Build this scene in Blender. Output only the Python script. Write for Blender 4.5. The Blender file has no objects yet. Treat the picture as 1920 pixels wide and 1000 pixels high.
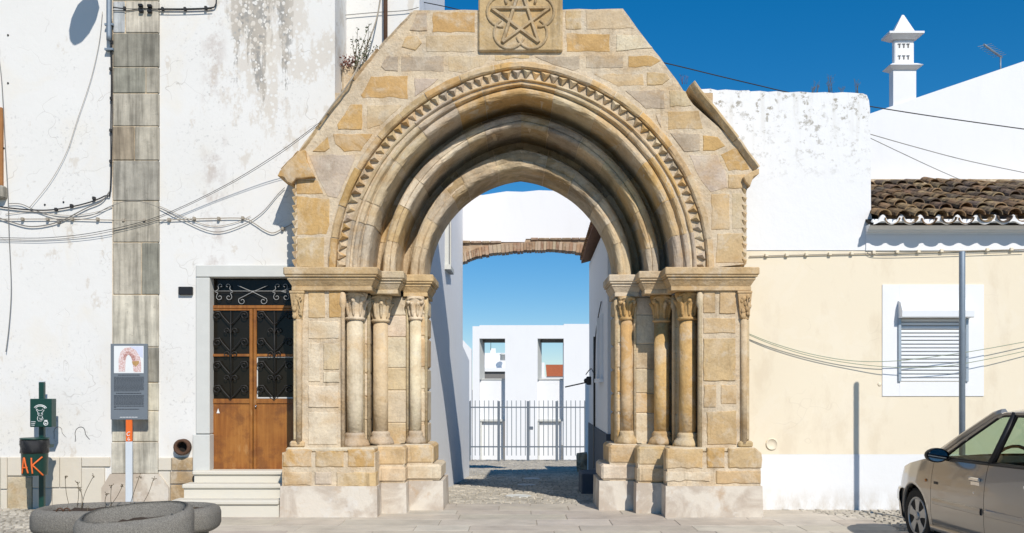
import bpy, bmesh, math, random
from mathutils import Vector, Matrix
random.seed(7)
R = math.radians
sc = bpy.context.scene
# ------------------------------------------------------------------ camera, sky, sun
FPX, EYE, DIST, VX, HY = 1800.0, 1.6, 12.0, 970.0, 728.0
cam = bpy.data.cameras.new('camera'); cob = bpy.data.objects.new('camera', cam)
sc.collection.objects.link(cob); sc.camera = cob
cob.location = (0, -DIST, EYE); cob.rotation_euler = (R(90), 0, 0)
cam.sensor_width = 36; cam.lens = 36*FPX/1920
cam.shift_x = -(VX-960)/1920; cam.shift_y = (HY-500)/1920
cam.clip_end = 3000; cam.clip_start = .1
SUN = Vector((.37, -1.0, .90)).normalized()
w = bpy.data.worlds.new('World'); sc.world = w; w.use_nodes = True
nt = w.node_tree; bg = nt.nodes['Background']
sky = nt.nodes.new('ShaderNodeTexSky'); sky.sky_type = 'NISHITA'; sky.sun_disc = False
sky.sun_elevation = math.asin(SUN.z); sky.sun_rotation = math.atan2(SUN.x, SUN.y)
sky.altitude = 0; sky.air_density = .8; sky.dust_density = 0; sky.ozone_density = 5.5
hs = nt.nodes.new('ShaderNodeHueSaturation'); hs.inputs['Saturation'].default_value = 1.53; hs.inputs['Value'].default_value = 1.1
gm_ = nt.nodes.new('ShaderNodeGamma'); gm_.inputs[1].default_value = .74
nt.links.new(sky.outputs[0], gm_.inputs[0]); nt.links.new(gm_.outputs[0], hs.inputs['Color']); nt.links.new(hs.outputs[0], bg.inputs[0])
bg.inputs[1].default_value = .15
sl = bpy.data.lights.new('sun', 'SUN'); so = bpy.data.objects.new('sun', sl); sc.collection.objects.link(so)
sl.energy = 4.1; sl.angle = R(.53); sl.color = (1, .945, .865)
so.rotation_euler = (-SUN).to_track_quat('-Z', 'Y').to_euler(); so.location = (6, -20, 18)
sc.view_settings.view_transform = 'Standard'; sc.view_settings.look = 'None'
sc.view_settings.exposure = -.02; sc.view_settings.gamma = 1
sc.render.engine = 'CYCLES'; sc.cycles.max_bounces = 8; sc.cycles.diffuse_bounces = 2

# ------------------------------------------------------------------ helpers
col = sc.collection
WL = {}
def at(px, py, Y):
    d = DIST+Y
    return Vector(((px-VX)*d/FPX, Y, EYE+(HY-py)*d/FPX))
def jit(a): return random.uniform(-a, a)

class MB:
    def __init__(s): s.v = []; s.f = []; s.sm = []
    def add(s, vs, fs, smooth=False):
        o = len(s.v); s.v += [tuple(v) for v in vs]
        for f in fs: s.f.append([i+o for i in f]); s.sm.append(smooth)
        return s
    def box(s, x0, x1, y0, y1, z0, z1):
        vs = [(x, y, z) for z in (z0, z1) for y in (y0, y1) for x in (x0, x1)]
        return s.add(vs, [(0,2,3,1),(4,5,7,6),(0,1,5,4),(2,6,7,3),(0,4,6,2),(1,3,7,5)])
    def bbox(s, x0, x1, y0, y1, z0, z1, b=.01):
        # box with chamfered edges on every side
        X = (x0, x0+b, x1-b, x1); Y = (y0, y0+b, y1-b, y1); Z = (z0, z0+b, z1-b, z1)
        idx = {}; vs = []
        def V(i, j, k):
            ins = [i in (1,2), j in (1,2), k in (1,2)]
            if (i, j, k) not in idx: idx[(i,j,k)] = len(vs); vs.append((X[i], Y[j], Z[k]))
            return idx[(i,j,k)]
        fs = []
        for a in (0, 3):
            q = (1, 2)
            fs.append([V(a,1,1),V(a,2,1),V(a,2,2),V(a,1,2)]); fs.append([V(1,a,1),V(2,a,1),V(2,a,2),V(1,a,2)]); fs.append([V(1,1,a),V(2,1,a),V(2,2,a),V(1,2,a)])
        for a in (0, 3):
            ia = 1 if a == 0 else 2
            for c in (0, 3):
                ic = 1 if c == 0 else 2
                fs.append([V(a,ic,1),V(a,ic,2),V(ia,c,2),V(ia,c,1)])
                fs.append([V(a,1,ic),V(a,2,ic),V(ia,2,c),V(ia,1,c)])
                fs.append([V(1,a,ic),V(2,a,ic),V(2,ia,c),V(1,ia,c)])
                for e in (0, 3):
                    ie = 1 if e == 0 else 2
                    fs.append([V(a,ic,ie),V(ia,c,ie),V(ia,ic,e)])
        return s.add(vs, fs)
    def frus(s, b0, b1, z0, z1):
        # b0, b1 = (x0,x1,y0,y1) at z0 and z1
        vs = [(x, y, z0) for y in b0[2:] for x in b0[:2]] + [(x, y, z1) for y in b1[2:] for x in b1[:2]]
        return s.add(vs, [(0,2,3,1),(4,5,7,6),(0,1,5,4),(2,6,7,3),(0,4,6,2),(1,3,7,5)])
    def prism(s, pts, off):
        # closed polygon (3d points) extruded by vector off
        n = len(pts); off = Vector(off); a = [Vector(p) for p in pts]; b = [p+off for p in a]
        fs = [list(range(n)), list(range(2*n-1, n-1, -1))]
        for i in range(n): j = (i+1) % n; fs.append([i, i+n, j+n, j])
        return s.add(a+b, fs)
    def xz(s, pts, y0, y1): return s.prism([(p[0], y0, p[1]) for p in pts], (0, y1-y0, 0))
    def tube(s, path, r, n=6, smooth=True, cap=True):
        P = [Vector(p) for p in path]; rr = r if isinstance(r, (list, tuple)) else [r]*len(P)
        vs = []; fs = []; up = None
        for i, p in enumerate(P):
            t = (P[min(i+1, len(P)-1)]-P[max(i-1, 0)]).normalized()
            if up is None:
                up = Vector((0,0,1)) if abs(t.z) < .9 else Vector((1,0,0))
            u = t.cross(up).normalized(); v = u.cross(t).normalized(); up = v
            for k in range(n):
                a = 2*math.pi*k/n; vs.append(p+(u*math.cos(a)+v*math.sin(a))*rr[i])
        for i in range(len(P)-1):
            for k in range(n):
                fs.append([i*n+k, i*n+(k+1) % n, (i+1)*n+(k+1) % n, (i+1)*n+k])
        s.add(vs, fs, smooth)
        if cap: o = len(s.v)-len(vs); s.f.append([o+k for k in range(n)][::-1]); s.sm.append(False); s.f.append([o+(len(P)-1)*n+k for k in range(n)]); s.sm.append(False)
        return s
    def lathe(s, prof, c, n=16, fn=None, smooth=True, a0=0, a1=2*math.pi):
        # prof = [(r,z)], axis z through c; fn(r,z,a) -> r
        vs = []; fs = []; c = Vector(c); full = abs(a1-a0-2*math.pi) < 1e-6; m = n if full else n+1
        for r, z in prof:
            for k in range(m):
                a = a0+(a1-a0)*k/n; q = fn(r, z, a) if fn else r
                vs.append(c+Vector((q*math.cos(a), q*math.sin(a), z)))
        for i in range(len(prof)-1):
            for k in range(n):
                k2 = (k+1) % m; fs.append([i*m+k, i*m+k2, (i+1)*m+k2, (i+1)*m+k])
        s.add(vs, fs, smooth); o = len(s.v)-len(vs)
        if full:
            s.f.append([o+k for k in range(m)][::-1]); s.sm.append(False); s.f.append([o+(len(prof)-1)*m+k for k in range(m)]); s.sm.append(False)
        return s
    def ball(s, c, r, n=8, sq=(1,1,1)):
        vs = []; c = Vector(c); m = n//2
        for i in range(m+1):
            t = math.pi*i/m
            for k in range(n):
                a = 2*math.pi*k/n
                vs.append(c+Vector((sq[0]*r*math.sin(t)*math.cos(a), sq[1]*r*math.sin(t)*math.sin(a), sq[2]*r*math.cos(t))))
        return s.add(vs, [[i*n+k, i*n+(k+1) % n, (i+1)*n+(k+1) % n, (i+1)*n+k] for i in range(m) for k in range(n)], True)
    def grid(s, rows, smooth=True):
        m = len(rows[0]); vs = [p for r in rows for p in r]
        return s.add(vs, [[i*m+k, i*m+k+1, (i+1)*m+k+1, (i+1)*m+k] for i in range(len(rows)-1) for k in range(m-1)], smooth)
    def mesh(s, name, mat, centre=True, fix=True, doubles=0):
        me = bpy.data.meshes.new(name)
        c = Vector((0,0,0))
        if centre and s.v:
            lo = Vector([min(v[i] for v in s.v) for i in range(3)]); hi = Vector([max(v[i] for v in s.v) for i in range(3)]); c = (lo+hi)/2
        me.from_pydata([(v[0]-c.x, v[1]-c.y, v[2]-c.z) for v in s.v], [], s.f)
        me.polygons.foreach_set('use_smooth', s.sm)
        bm = bmesh.new(); bm.from_mesh(me)
        if doubles: bmesh.ops.remove_doubles(bm, verts=bm.verts, dist=doubles)
        if fix: bmesh.ops.recalc_face_normals(bm, faces=bm.faces)
        big = [f for f in bm.faces if len(f.verts) > 4]
        if big: bmesh.ops.triangulate(bm, faces=big)
        bm.to_mesh(me); bm.free(); me.materials.append(mat); me.update()
        return me, c
    def build(s, name, mat, parent=None, color=None, fix=True, doubles=0, **tagkw):
        me, c = s.mesh(name, mat, True, fix, doubles)
        o = bpy.data.objects.new(name, me); col.objects.link(o)
        place(o, c, parent)
        if color: o.color = (*color, 1)
        if tagkw: tag(o, **tagkw)
        return o
def place(o, c, parent=None):
    WL[o.name] = Vector(c)
    if parent: o.parent = parent; o.location = Vector(c)-WL[parent.name]
    else: o.location = c
def tag(o, label=None, cat=None, group=None, kind=None):
    if label: o['label'] = label
    if cat: o['category'] = cat
    if group: o['group'] = group
    if kind: o['kind'] = kind
    return o
def thing(name, loc, label, cat, group=None, local=False):
    o = bpy.data.objects.new(name, None); col.objects.link(o); o.location = loc; o.empty_display_size = .2
    WL[o.name] = Vector((0,0,0)) if local else Vector(loc)
    return tag(o, label, cat, group)
def copy_to(src, loc, parent=None, rot=None, color=None, scale=None):
    o = src.copy(); col.objects.link(o); place(o, loc, parent)
    if rot is not None: o.rotation_euler = rot
    if color: o.color = (*color, 1)
    if scale: o.scale = scale
    return o
def spline(pts, n=6):
    P = [Vector(p) for p in pts]; out = []
    for i in range(len(P)-1):
        a = P[max(i-1, 0)]; b = P[i]; c = P[i+1]; d = P[min(i+2, len(P)-1)]
        for k in range(n):
            t = k/n
            out.append(.5*((2*b)+(c-a)*t+(2*a-5*b+4*c-d)*t*t+(3*b-a-3*c+d)*t**3))
    out.append(P[-1]); return out

# ------------------------------------------------------------------ materials
class NT:
    def __init__(s, name):
        s.m = bpy.data.materials.new(name); s.m.use_nodes = True; s.t = s.m.node_tree
        s.b = s.t.nodes['Principled BSDF']; s.out = s.t.nodes['Material Output']
        g = s.t.nodes.new('ShaderNodeNewGeometry'); s.pos = g.outputs['Position']; s._oi = None
    def n(s, typ, **kw):
        x = s.t.nodes.new('ShaderNode'+typ)
        for k, v in kw.items():
            if k.startswith('_'): setattr(x, k[1:], v)
        return x
    def put(s, v, sock):
        if hasattr(v, 'is_output') or isinstance(v, bpy.types.NodeSocket): s.t.links.new(v, sock)
        elif isinstance(v, (tuple, list)):
            sock.default_value = (*v, 1) if len(v) == 3 and sock.type == 'RGBA' else v
        else: sock.default_value = v
    def noise(s, scale=5, detail=5, rough=.6, vec=None, sc3=None, dist=0):
        v = vec or s.pos
        if sc3:
            mp = s.n('Mapping'); s.put(v, mp.inputs[0]); mp.inputs['Scale'].default_value = sc3; v = mp.outputs[0]
        x = s.n('TexNoise'); s.put(v, x.inputs['Vector']); x.inputs['Scale'].default_value = scale
        x.inputs['Detail'].default_value = detail; x.inputs['Roughness'].default_value = rough; x.inputs['Distortion'].default_value = dist
        return x.outputs[0]
    def voro(s, scale=5, feature='F1', vec=None, sc3=None, rnd=1):
        v = vec or s.pos
        if sc3:
            mp = s.n('Mapping'); s.put(v, mp.inputs[0]); mp.inputs['Scale'].default_value = sc3; v = mp.outputs[0]
        x = s.n('TexVoronoi', _feature=feature); s.put(v, x.inputs['Vector']); x.inputs['Scale'].default_value = scale; x.inputs['Randomness'].default_value = rnd
        return x.outputs['Distance'], (x.outputs['Color'] if feature != 'DISTANCE_TO_EDGE' else None)
    def ramp(s, v, stops):
        x = s.n('ValToRGB'); s.put(v, x.inputs[0]); e = x.color_ramp.elements
        while len(e) < len(stops): e.new(.5)
        for i, (p, c) in enumerate(stops):
            e[i].position = p; e[i].color = (*c, 1) if isinstance(c, (tuple, list)) else (c, c, c, 1)
        return x.outputs[0]
    def mix(s, f, a, b, mode='MIX'):
        x = s.n('MixRGB', _blend_type=mode); s.put(f, x.inputs[0]); s.put(a, x.inputs[1]); s.put(b, x.inputs[2]); return x.outputs[0]
    def math(s, op, a, b=0, c=0):
        x = s.n('Math', _operation=op); s.put(a, x.inputs[0]); s.put(b, x.inputs[1]); s.put(c, x.inputs[2]); return x.outputs[0]
    def rng(s, v, a, b, c=0, d=1):
        x = s.n('MapRange'); s.put(v, x.inputs[0])
        for i, q in enumerate((a, b, c, d)): x.inputs[i+1].default_value = q
        return x.outputs[0]
    def xyz(s):
        x = s.n('SeparateXYZ'); s.put(s.pos, x.inputs[0]); return x.outputs
    def oi(s):
        if not s._oi: s._oi = s.n('ObjectInfo')
        return s._oi
    def base(s, c): s.put(c, s.b.inputs['Base Color']); return s
    def setp(s, **kw):
        for k, v in kw.items(): s.put(v, s.b.inputs[k.replace('_', ' ')])
        return s
    def bump(s, h, strength=.3, dist=.01):
        x = s.n('Bump'); s.put(h, x.inputs['Height']); x.inputs['Strength'].default_value = strength; x.inputs['Distance'].default_value = dist
        s.put(x.outputs[0], s.b.inputs['Normal']); return s

def simple(name, c, rough=.6, metal=0, var=.12, scale=8, bump=.15, bd=.004, spec=.4, coat=0):
    n = NT(name); f = n.noise(scale, 5)
    n.base(n.mix(f, tuple(x*(1-var) for x in c), tuple(min(x*(1+var), .95) for x in c)))
    n.setp(Roughness=rough, Metallic=metal, Specular_IOR_Level=spec)
    if coat: n.setp(Coat_Weight=coat, Coat_Roughness=.05)
    if bump: n.bump(n.noise(scale*7, 4), bump, bd)
    return n.m
M = {}
def mk_stone(name, use_obj=True, c=(.5,.4,.27), dirt=.5, bump=.5, crust_shade=0):
    n = NT(name)
    b = n.oi().outputs['Color'] if use_obj else c
    f = n.noise(3.2, 6, .62)
    b = n.mix(1, b, n.ramp(f, [(.25, (.68,.63,.57)), (.5, (1,.975,.94)), (.75, (1.2,1.16,1.08))]), 'MULTIPLY')
    och = n.ramp(n.noise(1.9, 5, .6, sc3=(1,1,1.7)), [(.50, 0), (.66, .75)])
    b = n.mix(n.math('MULTIPLY', och, .6), b, (.53,.32,.12))
    pale = n.ramp(n.noise(4.6, 6, .65, dist=.4), [(.55, 0), (.68, 1)])
    b = n.mix(n.math('MULTIPLY', pale, .5), b, (.66,.585,.47))
    dk = n.ramp(n.noise(7, 7, .7, sc3=(1.3,1,.55)), [(.60, 0), (.75, 1)])
    b = n.mix(n.math('MULTIPLY', dk, dirt*.6), b, (.115,.085,.055))
    if crust_shade:  # patchy dark colour: black grime and painted-in arch shade together
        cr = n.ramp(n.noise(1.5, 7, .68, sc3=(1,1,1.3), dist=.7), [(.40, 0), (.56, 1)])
        b = n.mix(n.math('MULTIPLY', cr, crust_shade), b, n.mix(n.noise(9, 5), (.05,.038,.028), (.16,.125,.09)))
    rs = n.math('MULTIPLY', n.ramp(n.noise(1, 6, .68, sc3=(11,11,.9)), [(.55, 0), (.66, 1)]), n.ramp(n.noise(1.4, 4), [(.46, 0), (.60, 1)]))
    b = n.mix(n.math('MULTIPLY', rs, .5), b, (.22,.155,.085))
    sm = n.ramp(n.noise(2.3, 7, .68, dist=.9), [(.50, 0), (.62, 1)])
    b = n.mix(n.math('MULTIPLY', sm, .42), b, (.68,.57,.42))
    pit = n.voro(70)[0]
    b = n.mix(n.math('MULTIPLY', n.ramp(pit, [(.06, 1), (.16, 0)]), .22), b, (.24,.17,.10))
    b = n.mix(1, b, n.ramp(n.noise(34, 5, .7), [(.34, (.90,.88,.86)), (.5, (1,1,1)), (.68, (1.06,1.06,1.05))]), 'MULTIPLY')
    n.base(b).setp(Roughness=.93, Specular_IOR_Level=.15)
    h = n.math('ADD', n.math('MULTIPLY', n.noise(20, 5, .62), 1.3), n.math('MULTIPLY', n.ramp(pit, [(.05, 0), (.22, 1)]), .35))
    h = n.math('ADD', h, n.math('MULTIPLY', n.noise(6, 4), .9))
    n.bump(h, bump, .020); return n.m
M['stone'] = mk_stone('sandstone')
M['mortar'] = mk_stone('lime_mortar', False, (.665,.555,.41), .3, .7)
M['grimy_shaded'] = mk_stone('grime_and_shade_sandstone', True, dirt=.5, bump=.6, crust_shade=.45)  # grime patches that also paint deeper shade into the arch soffits
def mk_plaster():
    n = NT('worn_plinth_render'); f = n.noise(2.1, 6, .6, dist=.6); x, y, z = n.xyz()
    b = n.mix(n.ramp(f, [(.42, 0), (.56, 1)]), (.70,.63,.53), (.52,.44,.355))
    b = n.mix(n.math('MULTIPLY', n.ramp(n.noise(5, 6, .65), [(.56, 0), (.66, 1)]), .7), b, (.70,.655,.585))
    b = n.mix(n.math('MULTIPLY', n.ramp(n.noise(3.3, 5), [(.60, 0), (.70, 1)]), .55), b, (.46,.29,.15))
    n.base(b).setp(Roughness=.95, Specular_IOR_Level=.1).bump(n.noise(18, 6, .65), .45, .014); return n.m
M['plaster'] = mk_plaster()
def mk_oldwhite():
    n = NT('old_limewash'); x, y, z = n.xyz()
    b = n.mix(n.noise(.9, 4), (.745,.725,.68), (.83,.815,.785))
    b = n.mix(n.math('MULTIPLY', n.ramp(n.noise(1.1, 5, .6, dist=.5), [(.54, 0), (.70, 1)]), .35), b, (.78,.70,.56))
    # grey mould speckle
    sp = n.math('MULTIPLY', n.ramp(n.noise(20, 6, .7), [(.55, 0), (.66, 1)]), n.ramp(n.noise(1.25, 4), [(.48, 0), (.64, 1)]))
    b = n.mix(n.math('MULTIPLY', sp, .6), b, (.42,.41,.39))
    # rain streaks under the eaves beside the gable
    mx = n.math('MULTIPLY', n.rng(x, -4.0, -3.6), n.rng(x, -2.75, -3.0))
    st = n.noise(1, 5, .62, sc3=(5.5,1,.30)); fi = n.noise(7, 6, .7, sc3=(1.4,1,.8))
    tz = n.math('MULTIPLY', n.rng(z, 5.0, 6.5), mx)
    sm_ = n.math('ADD', n.math('ADD', n.math('MULTIPLY', st, .75), n.math('MULTIPLY', fi, .30)), n.math('MULTIPLY', tz, .22))
    body = n.ramp(sm_, [(.655, 0), (.70, 1)])
    fl1 = n.ramp(n.voro(11, sc3=(1,1,.85))[0], [(.30, 0), (.34, 1)]); fl2 = n.ramp(n.voro(21, sc3=(1,1,.8))[0], [(.27, 0), (.32, 1)])
    k = n.math('MULTIPLY', n.math('MULTIPLY', body, mx), n.math('MULTIPLY', fl1, fl2))
    b = n.mix(n.math('MULTIPLY', k, .9), b, n.mix(n.noise(2.3, 4, sc3=(4,1,.4)), (.17,.165,.155), (.46,.43,.385)))
    pe = n.ramp(n.math('ADD', n.noise(2.0, 6, .68, sc3=(1.6,1,.8)), n.math('MULTIPLY', n.math('MULTIPLY', n.rng(x, -4.3, -3.4), n.rng(x, -2.3, -2.6)), n.math('MULTIPLY', n.rng(z, 4.0, 5.8), .16))), [(.60, 0), (.66, 1)])
    pf = n.ramp(n.voro(13)[0], [(.24, 0), (.34, 1)])
    b = n.mix(n.math('MULTIPLY', n.math('MULTIPLY', pe, pf), .55), b, (.60,.53,.44))
    ir = n.math('MULTIPLY', n.math('MULTIPLY', n.rng(x, -4.15, -4.0), n.rng(x, -3.75, -3.9)), n.ramp(n.noise(3.3, 5, .7, sc3=(1,1,.8)), [(.48, 0), (.60, 1)]))
    b = n.mix(n.math('MULTIPLY', ir, .5), b, (.45,.37,.32))
    # hair cracks
    dv = n.n('VectorMath', _operation='ADD'); n.put(n.pos, dv.inputs[0])
    cv = n.n('TexNoise'); n.put(n.pos, cv.inputs['Vector']); cv.inputs['Scale'].default_value = 2.4; n.put(cv.outputs[1], dv.inputs[1])
    ed = n.voro(1.05, 'DISTANCE_TO_EDGE', vec=dv.outputs[0])[0]
    ck = n.math('MULTIPLY', n.ramp(ed, [(.0, 1), (.007, 0)]), n.ramp(n.noise(1.7, 3), [(.50, 0), (.60, 1)]))
    b = n.mix(n.math('MULTIPLY', ck, .5), b, (.38,.34,.29))
    n.base(b).setp(Roughness=.9, Specular_IOR_Level=.15)
    h = n.math('SUBTRACT', n.noise(9, 6, .6), n.math('MULTIPLY', ck, .5)); h = n.math('SUBTRACT', h, n.math('MULTIPLY', k, .25))
    n.bump(h, .28, .012); return n.m
M['oldwhite'] = mk_oldwhite()
def mk_white(name, stain=.4, c=(.86,.86,.855), bump=.2, zs=None):
    n = NT(name); x, y, z = n.xyz()
    b = n.mix(n.noise(1.3, 4), tuple(q*.965 for q in c), c)
    if zs:
        t = n.rng(z, zs[0], zs[1])
        k = n.math('MULTIPLY', n.math('MULTIPLY', n.ramp(n.noise(8, 7, .75), [(.53, 0), (.60, 1)]), t), n.ramp(n.noise(1.5, 4, sc3=(2.6,1,.6)), [(.38, 0), (.52, 1)]))
        b = n.mix(n.math('MULTIPLY', k, stain), b, (.30,.27,.21))
        k2 = n.math('MULTIPLY', n.ramp(n.noise(3, 5, .6, sc3=(3.5,1,.35)), [(.52, 0), (.68, 1)]), t)
        b = n.mix(n.math('MULTIPLY', k2, stain*.35), b, (.62,.59,.52))
    else:
        k2 = n.ramp(n.noise(2, 6, .65, sc3=(2.2,2.2,.5)), [(.52, 0), (.72, 1)])
        b = n.mix(n.math('MULTIPLY', k2, stain*.3), b, (.62,.61,.58))
    n.base(b).setp(Roughness=.9, Specular_IOR_Level=.15).bump(n.noise(7, 6, .6), bump, .015); return n.m
def mk_splash():
    n = NT('splashed_white_plinth'); x, y, z = n.xyz(); b = n.mix(n.noise(1.3, 4), (.82,.82,.81), (.86,.86,.855))
    d_ = n.math('MULTIPLY', n.rng(z, .34, .0), n.ramp(n.noise(3.5, 6, .7, sc3=(1.6,1,.8)), [(.40, 0), (.66, 1)])); b = n.mix(n.math('MULTIPLY', d_, .75), b, (.50,.43,.33))
    k = n.ramp(n.noise(2.2, 6, .7, sc3=(2.4,1,.4)), [(.58, 0), (.70, 1)]); b = n.mix(n.math('MULTIPLY', k, .25), b, (.62,.59,.53))
    n.base(b).setp(Roughness=.9, Specular_IOR_Level=.15).bump(n.noise(7, 6, .6), .3, .015); return n.m
M['splash'] = mk_splash()
M['white'] = mk_white('white_paint')
M['parapet'] = mk_white('whitewashed_parapet', .95, zs=(4.2, 5.3), bump=.4)
M['gable'] = mk_white('fresh_white_paint', .3, (.87,.87,.87), .15)
M['passage'] = mk_white('passage_white', .3, (.90,.90,.90), .2)
def mk_cream():
    n = NT('cream_paint'); b = n.mix(n.noise(.8, 4), (.83,.73,.555), (.86,.76,.59))
    b = n.mix(n.math('MULTIPLY', n.ramp(n.noise(2.2, 6, .65, sc3=(1.5,1,.6)), [(.52, 0), (.66, 1)]), .4), b, (.70,.585,.425))
    b = n.mix(n.math('MULTIPLY', n.ramp(n.noise(1.1, 6, .7, dist=.6), [(.56, 0), (.60, 1)]), .22), b, (.88,.80,.66))
    dv = n.n('VectorMath', _operation='ADD'); n.put(n.pos, dv.inputs[0]); cv = n.n('TexNoise'); n.put(n.pos, cv.inputs['Vector']); cv.inputs['Scale'].default_value = 2.0; n.put(cv.outputs[1], dv.inputs[1])
    ck = n.math('MULTIPLY', n.ramp(n.voro(.8, 'DISTANCE_TO_EDGE', vec=dv.outputs[0])[0], [(.0, 1), (.006, 0)]), n.ramp(n.noise(1.3, 3), [(.50, 0), (.58, 1)]))
    b = n.mix(n.math('MULTIPLY', ck, .18), b, (.45,.36,.25))
    n.base(b).setp(Roughness=.88, Specular_IOR_Level=.2).bump(n.noise(11, 6, .6), .14, .01); return n.m
M['cream'] = mk_cream()
def mk_pil():
    n = NT('streaked_limestone'); b = n.oi().outputs['Color']
    s = n.ramp(n.noise(1, 6, .65, sc3=(13,13,.9)), [(.38, .55), (.5, 1), (.62, 1.25)])
    b = n.mix(.75, b, s, 'MULTIPLY'); f = n.noise(5, 6, .65)
    b = n.mix(1, b, n.ramp(f, [(.3, .75), (.7, 1.15)]), 'MULTIPLY')
    b = n.mix(n.math('MULTIPLY', n.ramp(n.noise(9, 7, .75), [(.58, 0), (.7, 1)]), .45), b, (.14,.13,.11))
    n.base(b).setp(Roughness=.92, Specular_IOR_Level=.15).bump(n.noise(22, 6, .7), .4, .01); return n.m
M['pil'] = mk_pil()
M['basestone'] = mk_white('pale_base_stone', 1.0, (.70,.635,.525), .45)
M['frame'] = simple('door_frame_stone', (.63,.63,.59), .85, var=.08, scale=6, bump=.2)
M['step'] = mk_white('worn_step_stone', .6, (.70,.655,.555), .3)
def mk_wood():
    n = NT('varnished_wood'); b = n.ramp(n.noise(1, 6, .6, sc3=(26,26,1.2)), [(.3, (.22,.075,.016)), (.55, (.31,.115,.024)), (.75, (.40,.165,.038))])
    b = n.mix(n.math('MULTIPLY', n.ramp(n.noise(2.6, 5), [(.45, 0), (.68, 1)]), .5), b, (.46,.205,.045))
    b = n.mix(n.math('MULTIPLY', n.ramp(n.noise(3.4, 7, .72), [(.50, 0), (.62, 1)]), .65), b, (.17,.062,.02))
    b = n.mix(n.math('MULTIPLY', n.ramp(n.noise(1, 6, .7, sc3=(9,9,2.2)), [(.58, 0), (.70, 1)]), .45), b, (.60,.34,.13))
    n.base(b).setp(Roughness=.42, Specular_IOR_Level=.4).bump(n.noise(1, 5, .6, sc3=(60,60,3)), .15, .004); return n.m
M['wood'] = mk_wood()
M['wood_old'] = simple('shutter_wood', (.38,.17,.055), .7, var=.3, scale=14, bump=.3)
def mk_dglass():
    n = NT('dusty_dark_glass'); b = n.mix(n.noise(3, 5), (.004,.0035,.003), (.022,.017,.011))
    n.base(b).setp(Roughness=.12, Specular_IOR_Level=.22); return n.m
M['dglass'] = mk_dglass()
M['iron'] = simple('black_iron', (.018,.016,.015), .5, var=.3, spec=.5)
M['iron_light'] = simple('silvered_iron', (.36,.36,.35), .5, var=.2)
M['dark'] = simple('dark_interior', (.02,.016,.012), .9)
M['rust'] = simple('rusty_pipe', (.10,.05,.028), .8, var=.5, scale=30, bump=.4)
M['plastic_blk'] = simple('black_plastic', (.012,.012,.013), .45, var=.3, bump=.1, spec=.5)
M['cable_blk'] = simple('black_cable', (.03,.03,.031), .7, bump=0)
M['cable_gry'] = simple('grey_cable', (.24,.225,.20), .7, bump=0)
M['cable_tan'] = simple('tan_cable', (.38,.33,.26), .75, bump=0)
M['cable_grn'] = simple('green_cable', (.28,.33,.23), .7, bump=0)
M['galv'] = simple('galvanised_steel', (.26,.31,.36), .5, .35, var=.2, scale=12, bump=.05)
M['fence'] = simple('grey_fence_paint', (.17,.20,.235), .55, .2, bump=0)
M['concrete'] = None
def mk_conc():
    n = NT('aggregate_concrete'); v, c = n.voro(95)
    b = n.mix(n.noise(4, 6, .65), (.15,.14,.12), (.26,.24,.205))
    b = n.mix(.45, b, n.ramp(n.noise(120, 3, .6), [(.35, (.09,.085,.075)), (.65, (.38,.355,.31))]))
    n.base(b).setp(Roughness=.95, Specular_IOR_Level=.1).bump(n.noise(70, 5, .7), .5, .012); return n.m
M['concrete'] = mk_conc()
def mk_slab():
    n = NT('limestone_paving'); b = n.oi().outputs['Color']
    b = n.mix(1, b, n.ramp(n.noise(2.2, 7, .62), [(.3, .80), (.5, .98), (.72, 1.12)]), 'MULTIPLY')
    b = n.mix(n.math('MULTIPLY', n.ramp(n.noise(9, 6, .7, sc3=(.5,1.6,1)), [(.56, 0), (.68, 1)]), .32), b, (.30,.26,.21))
    b = n.mix(n.math('MULTIPLY', n.ramp(n.noise(.9, 6, .65, sc3=(.7,1.6,1)), [(.50, 0), (.64, 1)]), .35), b, (.36,.32,.27))
    b = n.mix(n.math('MULTIPLY', n.ramp(n.noise(140, 2), [(.60, 0), (.68, 1)]), .25), b, (.22,.19,.16))
    n.base(b).setp(Roughness=.72, Specular_IOR_Level=.25).bump(n.noise(14, 7, .65), .3, .012); return n.m
M['slab'] = mk_slab()
def mk_cob(name, a, b2):
    n = NT(name); v, c = n.voro(9.5); sepn = n.n('SeparateColor'); n.put(c, sepn.inputs[0])
    b = n.mix(sepn.outputs[0], a, b2); b = n.mix(1, b, n.ramp(n.noise(2.2, 6), [(.3, .72), (.7, 1.15)]), 'MULTIPLY')
    n.base(b).setp(Roughness=.85, Specular_IOR_Level=.2).bump(n.noise(40, 5, .7), .4, .01); return n.m
M['cobble'] = mk_cob('calcada_cobbles', (.40,.36,.29), (.62,.56,.46))
M['grout'] = simple('sandy_grout', (.30,.26,.20), .95, var=.2, scale=6, bump=.4)
def mk_tile():
    n = NT('weathered_roof_tile'); b = n.oi().outputs['Color']
    b = n.mix(n.ramp(n.noise(9, 7, .7), [(.46, 0), (.62, .92)]), b, (.045,.033,.024))
    b = n.mix(n.math('MULTIPLY', n.ramp(n.noise(5, 6, .7), [(.54, 0), (.64, 1)]), .7), b, (.42,.32,.17))
    n.base(b).setp(Roughness=.92, Specular_IOR_Level=.15).bump(n.noise(40, 5, .7), .5, .012); return n.m
M['tile'] = mk_tile()
def mk_brick():
    n = NT('old_brick'); b = n.oi().outputs['Color']
    b = n.mix(n.math('MULTIPLY', n.ramp(n.noise(11, 6, .7), [(.48, 0), (.64, 1)]), .6), b, (.55,.45,.33))
    b = n.mix(n.math('MULTIPLY', n.ramp(n.noise(6, 6, .7), [(.58, 0), (.7, 1)]), .6), b, (.09,.07,.05))
    n.base(b).setp(Roughness=.95, Specular_IOR_Level=.1).bump(n.noise(45, 5, .7), .6, .012); return n.m
M['brick'] = mk_brick()
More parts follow.
